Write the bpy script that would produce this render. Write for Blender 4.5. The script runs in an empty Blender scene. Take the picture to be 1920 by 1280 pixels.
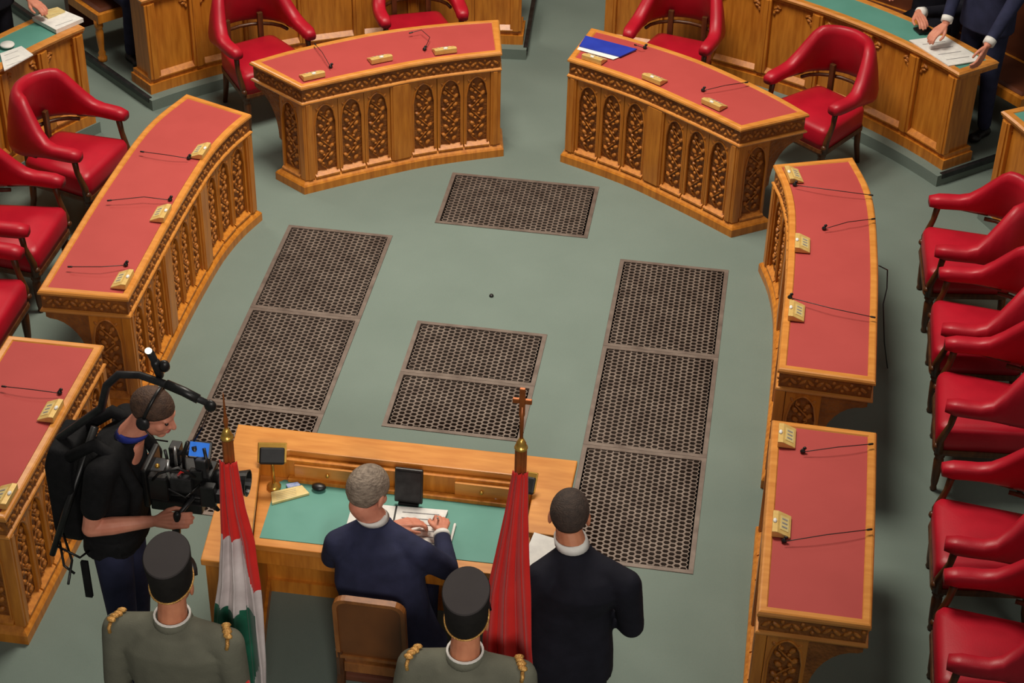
import bpy, bmesh, math, random
from mathutils import Vector, Matrix
random.seed(7)
SC = bpy.context.scene
COL = SC.collection
V = Vector
pi = math.pi

# ------------------------------------------------------------------ camera
CAM = V((1.5406, -8.5738, 6.8474))
FPX = 3533.91
_p, _y, _r = math.radians(36.257), math.radians(8.2295), math.radians(1.3119)
_fw = V((-math.sin(_y)*math.cos(_p), math.cos(_y)*math.cos(_p), -math.sin(_p)))
_rt0 = V((math.cos(_y), math.sin(_y), 0))
_up0 = _rt0.cross(_fw)
_rt = math.cos(_r)*_rt0 + math.sin(_r)*_up0
_up = -math.sin(_r)*_rt0 + math.cos(_r)*_up0
cd = bpy.data.cameras.new('camera')
cd.sensor_width = 36.0
cd.lens = 36.0*FPX/1920.0
cd.clip_end = 200
cam = bpy.data.objects.new('camera', cd)
COL.objects.link(cam)
cam.matrix_world = Matrix(((_rt.x, _up.x, -_fw.x, CAM.x), (_rt.y, _up.y, -_fw.y, CAM.y), (_rt.z, _up.z, -_fw.z, CAM.z), (0, 0, 0, 1)))
SC.camera = cam

def at(px, py, z=0.0):
    """point at height z seen at photo pixel (px, py)"""
    d = _fw + _rt*((px-960)/FPX) - _up*((py-640)/FPX)
    return CAM + d*((z-CAM.z)/d.z)

# ------------------------------------------------------------------ world and lights
w = bpy.data.worlds.new('hall_light')
SC.world = w
w.use_nodes = True
w.node_tree.nodes['Background'].inputs[0].default_value = (1.0, 0.93, 0.84, 1)
w.node_tree.nodes['Background'].inputs[1].default_value = 0.115

def area(name, loc, target, size, power, col, spread=180):
    l = bpy.data.lights.new(name, 'AREA')
    l.shape = 'DISK'
    l.size = size
    l.energy = power
    l.color = col
    l.spread = math.radians(spread)
    o = bpy.data.objects.new(name, l)
    COL.objects.link(o)
    o.location = loc
    o.rotation_euler = (V(target)-V(loc)).to_track_quat('-Z', 'Y').to_euler()
    return o
area('added_overhead_light', (-0.2, 1.3, 7.4), (-0.2, 1.3, 0), 2.6, 285, (1.0, 0.91, 0.78), 120)  # unseen lamp added overhead so the carpet is brightest in the middle
area('far_left_fill_light', (-7.5, 6.5, 9.0), (0, 0, 0.5), 3.0, 250, (1.0, 0.88, 0.74))  # unseen fill lamp, high at the far left
area('rear_fill_light', (6.5, -7.5, 9.5), (0.5, 0, 0.5), 3.0, 110, (1.0, 0.92, 0.82))  # unseen fill lamp added from the camera side
sl_ = bpy.data.lights.new('flag_fill_spot', 'SPOT')  # spot added behind the camera to brighten the flags and guards
sl_.energy = 1400; sl_.spot_size = math.radians(25); sl_.spot_blend = 0.9; sl_.shadow_soft_size = 0.6; sl_.color = (1.0, 0.93, 0.84)
so_ = bpy.data.objects.new('flag_fill_spot', sl_); COL.objects.link(so_)
so_.location = (2.2, -10.2, 6.6); so_.rotation_euler = (V((0.1, -3.0, 1.3))-V((2.2, -10.2, 6.6))).to_track_quat('-Z', 'Y').to_euler()
SC.view_settings.view_transform = 'Standard'
SC.view_settings.look = 'None'
SC.view_settings.gamma = 1.0
SC.view_settings.use_curve_mapping = False
SC.view_settings.exposure = 0.0

# ------------------------------------------------------------------ materials
def lin(c):
    return tuple((x/255/12.92 if x/255 <= 0.04045 else ((x/255+0.055)/1.055)**2.4) for x in c)

def mat(name, rgb, rough=0.5, metal=0.0, spec=0.5, rgb2=None, nscale=20, stretch=(1, 1, 1), bump=0.0, bscale=60, kind='noise', coat=0.0, sheen=0.0):
    m = bpy.data.materials.new(name)
    m.use_nodes = True
    nt = m.node_tree
    b = nt.nodes['Principled BSDF']
    b.inputs['Roughness'].default_value = rough
    b.inputs['Metallic'].default_value = metal
    b.inputs['Specular IOR Level'].default_value = spec
    if coat: b.inputs['Coat Weight'].default_value = coat; b.inputs['Coat Roughness'].default_value = 0.25
    if sheen: b.inputs['Sheen Weight'].default_value = sheen
    c1 = lin(rgb)
    c2 = lin(rgb2) if rgb2 else tuple(x*0.82 for x in c1)
    tc = nt.nodes.new('ShaderNodeTexCoord')
    mp = nt.nodes.new('ShaderNodeMapping')
    mp.inputs['Scale'].default_value = stretch
    nt.links.new(tc.outputs['Object'], mp.inputs[0])
    n = nt.nodes.new('ShaderNodeTexNoise')
    n.inputs['Scale'].default_value = nscale
    n.inputs['Detail'].default_value = 4
    nt.links.new(mp.outputs[0], n.inputs['Vector'])
    cr = nt.nodes.new('ShaderNodeValToRGB')
    cr.color_ramp.elements[0].position = 0.32
    cr.color_ramp.elements[1].position = 0.68
    cr.color_ramp.elements[0].color = (*c2, 1)
    cr.color_ramp.elements[1].color = (*c1, 1)
    nt.links.new(n.outputs[0], cr.inputs[0])
    nt.links.new(cr.outputs[0], b.inputs['Base Color'])
    if bump:
        if kind == 'voronoi':
            t = nt.nodes.new('ShaderNodeTexVoronoi')
            t.inputs['Scale'].default_value = bscale
        else:
            t = nt.nodes.new('ShaderNodeTexNoise')
            t.inputs['Scale'].default_value = bscale
            t.inputs['Detail'].default_value = 3
        nt.links.new(tc.outputs['Object'], t.inputs['Vector'])
        bp = nt.nodes.new('ShaderNodeBump')
        bp.inputs['Strength'].default_value = bump
        bp.inputs['Distance'].default_value = 0.01
        nt.links.new(t.outputs[0], bp.inputs['Height'])
        nt.links.new(bp.outputs[0], b.inputs['Normal'])
    return m

M = {}
M['carpet'] = mat('green_carpet', (118, 132, 124), 0.95, spec=0.1, rgb2=(113, 127, 119), nscale=2, bump=0.35, bscale=260, sheen=0.1)
M['pit'] = mat('dark_pit', (14, 12, 11), 0.95, spec=0.05)
M['grate'] = mat('bronze_grate', (140, 126, 116), 0.45, 0.35, rgb2=(108, 94, 86), nscale=9)
M['wood'] = mat('honey_oak', (216, 138, 46), 0.38, rgb2=(182, 107, 30), nscale=6, stretch=(6, 6, 0.7), coat=0.15)
M['woodtop'] = mat('polished_oak', (220, 148, 68), 0.32, rgb2=(200, 126, 50), nscale=5, stretch=(1, 6, 6), coat=0.25)
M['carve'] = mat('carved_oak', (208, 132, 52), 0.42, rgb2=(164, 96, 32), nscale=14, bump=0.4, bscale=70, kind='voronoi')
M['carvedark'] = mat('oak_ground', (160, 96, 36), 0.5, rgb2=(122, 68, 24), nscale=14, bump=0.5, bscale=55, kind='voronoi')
M['redtop'] = mat('red_writing_leather', (178, 71, 67), 0.62, spec=0.3, rgb2=(172, 67, 63), nscale=4, bump=0.05, bscale=300)
M['greentop'] = mat('green_writing_leather', (96, 156, 143), 0.5, spec=0.35, rgb2=(88, 148, 134), nscale=4, bump=0.05, bscale=300)
M['chair'] = mat('crimson_leather', (190, 22, 44), 0.42, spec=0.4, rgb2=(172, 17, 38), nscale=5, bump=0.06, bscale=140)
M['chairwood'] = mat('walnut', (98, 58, 28), 0.4, rgb2=(70, 38, 18), nscale=8, stretch=(5, 5, 1))
M['brass'] = mat('brass', (222, 178, 86), 0.28, 0.75, rgb2=(200, 150, 66), nscale=12)
M['cream'] = mat('cream_plate', (232, 212, 150), 0.35, 0.15, rgb2=(222, 196, 128), nscale=20)
M['white'] = mat('white_paper', (240, 238, 232), 0.7, rgb2=(226, 224, 220), nscale=30)
M['ink'] = mat('printed_ink', (110, 108, 110), 0.8, rgb2=(150, 146, 146), nscale=90)
M['black'] = mat('black_plastic', (18, 18, 19), 0.38, rgb2=(26, 26, 27), nscale=40)
M['blackcloth'] = mat('black_cloth', (24, 24, 26), 0.85, spec=0.2, rgb2=(17, 17, 19), nscale=30, bump=0.2, bscale=90)
M['greyblack'] = mat('dark_grey_metal', (58, 58, 60), 0.4, 0.5, rgb2=(40, 40, 42), nscale=20)
M['silver'] = mat('silver_metal', (190, 190, 188), 0.3, 0.8, nscale=20)
M['navy'] = mat('navy_suit', (48, 51, 78), 0.85, spec=0.2, rgb2=(40, 43, 66), nscale=14, bump=0.15, bscale=200)
M['blacksuit'] = mat('black_suit', (30, 30, 40), 0.85, spec=0.2, rgb2=(24, 24, 33), nscale=14, bump=0.15, bscale=200)
M['tunic'] = mat('field_grey_tunic', (112, 112, 98), 0.9, spec=0.15, rgb2=(98, 98, 86), nscale=7, bump=0.2, bscale=160)
M['skin'] = mat('skin', (222, 150, 124), 0.5, spec=0.35, rgb2=(208, 132, 108), nscale=18)
M['skin2'] = mat('tanned_skin', (202, 134, 100), 0.5, spec=0.35, rgb2=(184, 116, 86), nscale=18)
M['lip'] = mat('lips', (176, 92, 84), 0.5)
M['eye'] = mat('eye', (40, 30, 26), 0.25)
M['greyhair'] = mat('grey_hair', (158, 142, 126), 0.7, rgb2=(108, 94, 82), nscale=45, stretch=(1, 1, 3), bump=0.6, bscale=120)
M['darkhair'] = mat('dark_hair', (46, 38, 33), 0.65, rgb2=(30, 25, 22), nscale=45, bump=0.6, bscale=140)
M['brownhair'] = mat('brown_hair', (92, 66, 50), 0.7, rgb2=(66, 46, 36), nscale=45, bump=0.6, bscale=140)
M['fadehair'] = mat('cropped_hair', (72, 57, 49), 0.75, rgb2=(52, 41, 36), nscale=45, bump=0.6, bscale=160)
M['hat'] = mat('black_felt', (28, 26, 24), 0.8, spec=0.2, rgb2=(22, 20, 19), nscale=25)
M['hattop'] = mat('charcoal_felt', (66, 62, 62), 0.9, spec=0.15, rgb2=(62, 58, 58), nscale=6)
M['gold'] = mat('gold_cord', (216, 170, 96), 0.4, 0.45, rgb2=(186, 132, 66), nscale=60, bump=0.5, bscale=150)
M['flagred'] = mat('red_flag_cloth', (226, 48, 42), 0.6, spec=0.25, rgb2=(216, 40, 36), nscale=8, sheen=0.2)
M['flagwhite'] = mat('white_flag_cloth', (236, 226, 226), 0.65, spec=0.25, rgb2=(206, 194, 194), nscale=8, sheen=0.2)
M['flaggreen'] = mat('green_flag_cloth', (34, 120, 92), 0.6, spec=0.25, rgb2=(20, 86, 64), nscale=8, sheen=0.2)
M['platebrass'] = mat('pale_brass', (226, 192, 118), 0.4, 0.2, rgb2=(212, 172, 96), nscale=25)
M['chairbrown'] = mat('brown_wood', (150, 94, 44), 0.35, rgb2=(122, 72, 32), nscale=7, stretch=(5, 5, 1))
M['chairpanel'] = mat('brown_panel', (118, 70, 32), 0.4, rgb2=(98, 56, 24), nscale=5)
M['blue'] = mat('blue_folder', (38, 62, 176), 0.45, rgb2=(30, 52, 160), nscale=8)
M['bluecollar'] = mat('blue_cloth', (36, 52, 150), 0.8, rgb2=(28, 40, 126), nscale=20)
M['brownleather'] = mat('brown_leather', (104, 56, 34), 0.4, rgb2=(84, 42, 26), nscale=6, bump=0.05, bscale=160)
M['copper'] = mat('copper_bronze', (176, 100, 48), 0.4, 0.5, rgb2=(146, 80, 38), nscale=14)
M['glassblue'] = mat('blue_glass', (120, 150, 210), 0.15, rgb2=(180, 190, 220), nscale=50)
for k in ('flagred', 'flagwhite', 'flaggreen'):      # thin cloth lets light through
    nt = M[k].node_tree
    b = nt.nodes['Principled BSDF']; out = nt.nodes['Material Output']
    tr_ = nt.nodes.new('ShaderNodeBsdfTranslucent'); mx = nt.nodes.new('ShaderNodeMixShader'); mx.inputs[0].default_value = 0.15
    src = b.inputs['Base Color'].links[0].from_socket
    nt.links.new(src, tr_.inputs[0]); nt.links.new(b.outputs[0], mx.inputs[1]); nt.links.new(tr_.outputs[0], mx.inputs[2]); nt.links.new(mx.outputs[0], out.inputs[0])
def screen(name, rgb, strength):
    m = mat(name, rgb, 0.7, spec=0.1)
    b = m.node_tree.nodes['Principled BSDF']
    b.inputs['Emission Color'].default_value = (*lin(rgb), 1)
    b.inputs['Emission Strength'].default_value = strength
    return m
M['bluescreen'] = screen('blue_lit_screen', (52, 112, 205), 0.5)
M['lampwhite'] = screen('white_led', (255, 250, 225), 1.5)

# ------------------------------------------------------------------ mesh builder
class MB:
    def __init__(s):
        s.v = []; s.f = []; s.m = []
    def add(s, vs, fs, mi=0):
        o = len(s.v)
        s.v += [V(p) for p in vs]
        s.f += [[i+o for i in f] for f in fs]
        s.m += [mi]*len(fs)
        return s
    def box(s, c, size, R=None, mi=0):
        hx, hy, hz = size[0]/2, size[1]/2, size[2]/2
        ps = [V((x, y, z)) for z in (-hz, hz) for y in (-hy, hy) for x in (-hx, hx)]
        if R is not None: ps = [R @ p for p in ps]
        c = V(c)
        return s.add([p+c for p in ps], [(0, 2, 3, 1), (4, 5, 7, 6), (0, 1, 5, 4), (2, 6, 7, 3), (0, 4, 6, 2), (1, 3, 7, 5)], mi)
    def rings(s, rs, closed=False, caps=True, mi=0):
        """loft through equal-length closed rings"""
        n = len(rs[0]); o = len(s.v)
        for r in rs: s.v += [V(p) for p in r]
        k = len(rs)
        for i in range(k if closed else k-1):
            a = o+i*n; b = o+((i+1) % k)*n
            for j in range(n):
                j2 = (j+1) % n
                s.f.append([a+j, a+j2, b+j2, b+j]); s.m.append(mi)
        if caps and not closed:
            s.f.append([o+j for j in range(n)][::-1]); s.m.append(mi)
            s.f.append([o+(k-1)*n+j for j in range(n)]); s.m.append(mi)
        return s
    def grid(s, rows, mi=0, mfun=None):
        o = len(s.v); n = len(rows[0])
        for r in rows: s.v += [V(p) for p in r]
        for i in range(len(rows)-1):
            for j in range(n-1):
                a = o+i*n+j
                s.f.append([a, a+1, a+n+1, a+n]); s.m.append(mfun(i, j) if mfun else mi)
        return s
    def tube(s, pts, r, n=8, mi=0, caps=True):
        pts = [V(p) for p in pts]
        rr = r if isinstance(r, (list, tuple)) else [r]*len(pts)
        rs = []; prev = None
        for i, p in enumerate(pts):
            t = (pts[min(i+1, len(pts)-1)]-pts[max(i-1, 0)]).normalized()
            if prev is None:
                a = V((0, 0, 1)) if abs(t.z) < 0.9 else V((1, 0, 0))
                u = t.cross(a).normalized()
            else:
                u = (prev-t*prev.dot(t)).normalized()
            prev = u
            q = t.cross(u)
            rs.append([p+(u*math.cos(2*pi*k/n)+q*math.sin(2*pi*k/n))*rr[i] for k in range(n)])
        return s.rings(rs, caps=caps, mi=mi)
    def lathe(s, prof, n=16, T=None, mi=0):
        rs = [[V((r*math.cos(2*pi*k/n), r*math.sin(2*pi*k/n), z)) for k in range(n)] for r, z in prof]
        if T is not None: rs = [[T @ p for p in r] for r in rs]
        return s.rings(rs, mi=mi)
    def ell(s, c, r, R=None, n=12, k=8, mi=0):
        if not isinstance(r, (list, tuple)): r = (r, r, r)
        c = V(c); rs = []
        for i in range(1, k):
            a = -pi/2+pi*i/k
            ring = [V((r[0]*math.cos(a)*math.cos(2*pi*j/n), r[1]*math.cos(a)*math.sin(2*pi*j/n), r[2]*math.sin(a))) for j in range(n)]
            if R is not None: ring = [R @ p for p in ring]
            rs.append([p+c for p in ring])
        o = len(s.v)
        s.rings(rs, caps=False, mi=mi)
        b = V((0, 0, -r[2])); t = V((0, 0, r[2]))
        if R is not None: b = R @ b; t = R @ t
        s.v += [b+c, t+c]
        ib = len(s.v)-2; it = ib+1; last = o+(k-2)*n
        for j in range(n):
            s.f.append([ib, o+(j+1) % n, o+j]); s.m.append(mi)
            s.f.append([it, last+j, last+(j+1) % n]); s.m.append(mi)
        return s
    def cap(s, p0, p1, r0, r1, n=12, mi=0):
        """tapered capsule"""
        p0, p1 = V(p0), V(p1)
        d = (p1-p0)
        L = d.length
        d = d.normalized() if L > 1e-6 else V((0, 0, 1))
        pts = []; rr = []
        for a in (80, 55, 28): pts.append(p0-d*r0*math.sin(math.radians(a))); rr.append(r0*math.cos(math.radians(a)))
        pts += [p0, p1]; rr += [r0, r1]
        for a in (28, 55, 80): pts.append(p1+d*r1*math.sin(math.radians(a))); rr.append(r1*math.cos(math.radians(a)))
        return s.tube(pts, rr, n, mi)
    def prism(s, poly, z0, z1, T=None, mi=0):
        a = [V((p[0], p[1], z0)) for p in poly]; b = [V((p[0], p[1], z1)) for p in poly]
        if T is not None: a = [T @ p for p in a]; b = [T @ p for p in b]
        return s.rings([a, b], mi=mi)
    def xf(s, T):
        s.v = [T @ p for p in s.v]
        return s
    def mesh(s, name, mats, smooth=False):
        me = bpy.data.meshes.new(name)
        me.from_pydata([tuple(p) for p in s.v], [], s.f)
        ml = mats if isinstance(mats, (list, tuple)) else [mats]
        for k in ml: me.materials.append(M[k])
        if len(ml) > 1: me.polygons.foreach_set('material_index', s.m)
        bm = bmesh.new(); bm.from_mesh(me)
        bmesh.ops.recalc_face_normals(bm, faces=bm.faces)
        bm.to_mesh(me); bm.free()
        if smooth: me.polygons.foreach_set('use_smooth', [True]*len(me.polygons))
        me.update()
        return me

def link(name, me, parent=None):
    o = bpy.data.objects.new(name, me)
    COL.objects.link(o)
    if parent is not None: o.parent = parent
    return o
def inv(parent):
    if parent is None: return Matrix.Identity(4)
    T = Matrix.LocRotScale(parent.location, parent.rotation_euler.to_quaternion(), parent.scale)
    T = T.inverted()
    if parent.parent is not None: T = T @ inv(parent.parent)
    return T
def part(name, mb, mats, parent=None, smooth=False, world=False, bevel=0, auto=False):
    """link a builder as one mesh object; world=True: vertices are world points"""
    if world and parent is not None: mb.xf(inv(parent))
    o = link(name, mb.mesh(name, mats, smooth), parent)
    if bevel:
        b = o.modifiers.new('bevel', 'BEVEL'); b.width = bevel; b.segments = 2; b.limit_method = 'ANGLE'
    return o
def tag(o, label, cat, group=None, kind=None):
    o['label'] = label
    if cat: o['category'] = cat
    if group: o['group'] = group
    if kind: o['kind'] = kind
    return o
def thing(name, label, cat, loc=(0, 0, 0), rz=0.0, group=None):
    o = bpy.data.objects.new(name, None)
    o.empty_display_size = 0.1
    COL.objects.link(o)
    o.location = loc
    o.rotation_euler = (0, 0, rz)
    return tag(o, label, cat, group)
def kids(o): return [c for c in bpy.data.objects if c.parent == o]
def dup(o, loc=None, rz=None, label=None, parent=None):
    c = o.copy(); COL.objects.link(c)
    if parent is not None: c.parent = parent
    if loc is not None: c.location = loc
    if rz is not None: c.rotation_euler = (0, 0, rz)
    if label: c['label'] = label
    for k in kids(o):
        if k is not c: dup(k, parent=c)
    return c
def remesh(mb, voxel, smooth=4, fac=0.5):
    me = mb.mesh('tmp', 'black')
    o = link('tmp', me)
    r = o.modifiers.new('r', 'REMESH'); r.mode = 'VOXEL'; r.voxel_size = voxel; r.use_smooth_shade = True
    if smooth:
        s = o.modifiers.new('s', 'SMOOTH'); s.iterations = smooth; s.factor = fac
    dg = bpy.context.evaluated_depsgraph_get()
    e = bpy.data.meshes.new_from_object(o.evaluated_get(dg))
    out = MB()
    out.v = [v.co.copy() for v in e.vertices]
    out.f = [list(p.vertices) for p in e.polygons]
    out.m = [0]*len(out.f)
    bpy.data.objects.remove(o); bpy.data.meshes.remove(me); bpy.data.meshes.remove(e)
    return out
def rotz(a): return Matrix.Rotation(a, 4, 'Z')
def frame(o, x, y, z):
    """matrix with the given axes and origin"""
    return Matrix(((x.x, y.x, z.x, o.x), (x.y, y.y, z.y, o.y), (x.z, y.z, z.z, o.z), (0, 0, 0, 1)))

# ------------------------------------------------------------------ floor, pits, steps
XI, XO, GY0, GDY = 0.759, 1.469, 1.693, 0.968
G = []   # x0, x1, y0, y1, label
for i, n in enumerate(('farthest', 'middle', 'nearest')):
    y1 = GY0-GDY*i; y0 = y1-GDY
    if i == 2: nl = 'under the end of the clerk desk, nearest of the left column'
    G.append((-XO, -XI, y0, y1, 'bronze honeycomb floor grate, %s of the three in the left column' % n))
    G.append((XI, XO, y0, y1, 'bronze honeycomb floor grate, %s of the three in the right column' % n))
G.append((-0.517, 0.517, 1.899, 2.56, 'wide bronze floor grate in front of the gap between the two far desks'))
G.append((-0.409, 0.409, 0.242, 0.775, 'bronze floor grate in the middle of the carpet, farther of the centre pair'))
G.append((-0.409, 0.409, -0.289, 0.242, 'bronze floor grate behind the raised edge of the signing desk, nearer of the centre pair'))
xs = sorted({-7.0, 7.0} | {g[0] for g in G} | {g[1] for g in G})
ys = sorted({-6.5, 9.0} | {g[2] for g in G} | {g[3] for g in G})
fl = MB()
def ingrate(x, y): return any(g[0] < x < g[1] and g[2] < y < g[3] for g in G)
idx = {}
for a, x in enumerate(xs):
    for b, y in enumerate(ys):
        idx[a, b] = len(fl.v); fl.v.append(V((x, y, 0)))
for a in range(len(xs)-1):
    for b in range(len(ys)-1):
        if not ingrate((xs[a]+xs[a+1])/2, (ys[b]+ys[b+1])/2):
            fl.f.append([idx[a, b], idx[a+1, b], idx[a+1, b+1], idx[a, b+1]]); fl.m.append(0)
floor = part('floor', fl, 'carpet')
tag(floor, 'plain green carpet of the chamber floor', None, kind='structure')
pb = MB()
for (x0, x1, y0, y1, _) in G:
    D = -0.16
    ps = [(x0, y0), (x1, y0), (x1, y1), (x0, y1)]
    pb.add([(*p, 0) for p in ps]+[(*p, D) for p in ps], [(0, 1, 5, 4), (1, 2, 6, 5), (2, 3, 7, 6), (3, 0, 4, 7), (4, 5, 6, 7)])
pit = part('floor_duct', pb, 'pit', floor)
pit['kind'] = 'structure'

def grate(x0, x1, y0, y1, label):
    cx, cy = (x0+x1)/2, (y0+y1)/2
    W, H = x1-x0, y1-y0
    t = thing('floor_grate', label, 'floor grate', (cx, cy, 0), 0, 'bronze floor grates')
    fw = 0.028
    fr = MB()
    def rect(hw, hh, z): return [V((-hw, -hh, z)), V((hw, -hh, z)), V((hw, hh, z)), V((-hw, hh, z))]
    fr.rings([rect(W/2-.001, H/2-.001, -.03), rect(W/2-.001, H/2-.001, .004), rect(W/2-fw, H/2-fw, .004), rect(W/2-fw, H/2-fw, -.03)], closed=True)
    part('frame', fr, 'grate', t)
    lt = MB()
    dx = 0.0352; dy = 0.0345
    nx = int(W/dx)+2; ny = int(H/dy)+2
    for i in range(nx):
        for j in range(ny):
            x = (i-(nx-1)/2)*dx; y = (j-(ny-1)/2)*dy+(dy/2 if i % 2 else 0)
            if abs(x) > W/2-fw-0.004 or abs(y) > H/2-fw-0.004: continue
            o6 = [(2/3*dx, 0), (dx/3, dy/2), (-dx/3, dy/2), (-2/3*dx, 0), (-dx/3, -dy/2), (dx/3, -dy/2)]
            k = 0.74
            vs = []
            for a, b in o6:
                vs.append(V((max(-W/2+.003, min(W/2-.003, x+a)), max(-H/2+.003, min(H/2-.003, y+b)), 0.0)))
            for a, b in o6: vs.append(V((x+a*k, y+b*k*0.98, 0.0)))
            for a, b in o6: vs.append(V((x+a*k, y+b*k*0.98, -0.025)))
            fs = [(q, (q+1) % 6, 6+(q+1) % 6, 6+q) for q in range(6)]+[(6+q, 6+(q+1) % 6, 12+(q+1) % 6, 12+q) for q in range(6)]
            lt.add(vs, fs)
    me = bpy.data.meshes.new('honeycomb')
    me.from_pydata([tuple(p) for p in lt.v], [], lt.f)
    me.materials.append(M['grate'])
    o = link('honeycomb_lattice', me, t)
    o['kind'] = 'stuff'
for g in G: grate(*g)
cp = MB().lathe([(0.001, 0), (0.014, 0), (0.015, 0.006), (0.011, 0.014), (0.001, 0.016)], 12)
o = part('socket_cap', cp, 'black', smooth=True)  # small black floor socket cap
o.location = (0, 1.12, 0)
tag(o, 'tiny black cap lying alone in the middle of the carpet', 'cap')

CY = 0.63
def pol(R, deg, z=0.0):
    a = math.radians(deg)
    return V((R*math.sin(a), CY+R*math.cos(a), z))
PH = 0.085
def sector(mb, R0, R1, d0, d1, z0, z1, n=16, mi=0):
    rs = []
    for i in range(n+1):
        d = d0+(d1-d0)*i/n
        rs.append([pol(R0, d, z0), pol(R1, d, z0), pol(R1, d, z1), pol(R0, d, z1)])
    mb.rings(rs, mi=mi)
tn = 1
for sg in (-1, 1):
    for (a, b) in ((4.1, 50.0), (57.0, 112.0)):
        mb = MB(); sector(mb, 3.69, 7.5, sg*a, sg*b, 0.0, PH, 20)
        o = part('carpeted_step', mb, 'carpet', floor); o['kind'] = 'structure'
    for d in (4.1, 50.0):
        mb = MB()
        s = 0.10*sg*(1 if d < 10 else -1)
        mb.rings([[pol(R, sg*d-s, PH-.03), pol(R, sg*d+4*s*3.7/R, PH-.03), pol(R, sg*d+4*s*3.7/R, PH+.006), pol(R, sg*d-s, PH+.006)] for R in (3.73, 5.0, 7.4)])
        if d < 10:
            kb = pol(4.95, sg*d-s, PH+.012); mb.ell(kb, (.03, .03, .03), None, 10, 8)
        o = part('trim_%d' % tn, mb, 'greyblack'); tn += 1
        tag(o, 'dark metal nosing along the %s edge of the %s bench step' % ('central aisle' if d < 10 else 'side aisle', 'left' if sg < 0 else 'right'), None, kind='structure')

# ------------------------------------------------------------------ carved panels shared by the desks
def wedge_arch(w, H, y0, y1, b=0.016):
    """stiles and pointed-arch spandrel, front towards +y"""
    mb = MB()
    iw = w/2-b
    mb.box((-w/2+b/2, (y0+y1)/2, H/2), (b, y1-y0, H)); mb.box((w/2-b/2, (y0+y1)/2, H/2), (b, y1-y0, H))
    sp = 0.70*H; top = 0.95*H
    N = 8
    def za(x):
        u = abs(x)/iw
        return sp+(top-sp)*math.sqrt(max(0, 1-u**1.8))
    for i in range(N):
        xa = -iw+2*iw*i/N; xb = -iw+2*iw*(i+1)/N
        a, c = za(xa), za(xb)
        vs = [(xa, y1, a), (xb, y1, c), (xb, y1, H), (xa, y1, H), (xa, y0, a), (xb, y0, c)]
        mb.add(vs, [(0, 1, 2, 3), (0, 4, 5, 1)])
    # roll moulding following the arch
    pts = [V((-iw, y1, 0.06*H))]+[V((-iw+2*iw*i/10, y1, za(-iw+2*iw*i/10))) for i in range(11)]+[V((iw, y1, 0.06*H))]
    mb.tube(pts, 0.006, 6)
    return mb
def vine(w, H, y):
    mb = MB()
    iw = w/2-0.024
    zs = [0.08*H+0.80*H*i/14 for i in range(15)]
    mb.tube([V((math.sin(i*1.05)*iw*0.55, y+.006, z)) for i, z in enumerate(zs)], 0.0055, 5)
    for i in range(1, 14):
        z = zs[i]; side = 1 if i % 2 else -1
        x = -side*iw*0.52+math.sin(i*1.05)*iw*0.12
        R = Matrix.Rotation(side*0.8, 3, 'Y')
        mb.ell((x, y+.004, z), (iw*0.36, 0.012, H*0.026), R, 6, 4)
        mb.ell((x+side*iw*0.75, y+.005, z+0.01), (iw*0.2, 0.013, H*0.016), Matrix.Rotation(-side*0.6, 3, 'Y'), 6, 4)
    for s in (-1, 1):
        mb.ell((s*iw*0.82, y+.016, 0.9*H), (iw*0.16, 0.01, H*0.03), Matrix.Rotation(s*0.7, 3, 'Y'), 6, 4)
    return mb
_pm = {}
def panel_meshes(w, H):
    key = (round(w, 3), round(H, 3))
    if key not in _pm:
        b = MB().box((0, 0.004, H/2), (w, 0.008, H))
        a = wedge_arch(w, H, 0.008, 0.026)
        vn = vine(w, H, 0.008)
        s = MB().add([(-w/2+.004, .006, 0), (w/2-.004, .006, 0), (w/2-.004, .042, 0), (-w/2+.004, .042, 0), (-w/2+.004, .006, .036), (w/2-.004, .006, .036), (w/2-.004, .042, .012), (-w/2+.004, .042, .012)],
                     [(0, 1, 2, 3), (4, 7, 6, 5), (0, 4, 5, 1), (2, 6, 7, 3), (0, 3, 7, 4), (1, 5, 6, 2)])
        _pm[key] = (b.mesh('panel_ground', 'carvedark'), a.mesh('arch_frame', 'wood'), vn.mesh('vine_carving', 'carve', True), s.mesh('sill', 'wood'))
    return _pm[key]
def put_panel(parent, name, w, H, pos, nrm):
    """pos: bottom centre (world), nrm: outward horizontal direction"""
    ms = panel_meshes(w, H)
    o = link(name, ms[0], parent)
    o.location = inv(parent) @ pos
    o.rotation_euler = (0, 0, math.atan2(-nrm.x, nrm.y)-parent.rotation_euler.z)
    for n, m_ in zip(('arch_frame', 'vine_carving', 'sill'), ms[1:]): link(n, m_, o)
    return o

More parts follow.
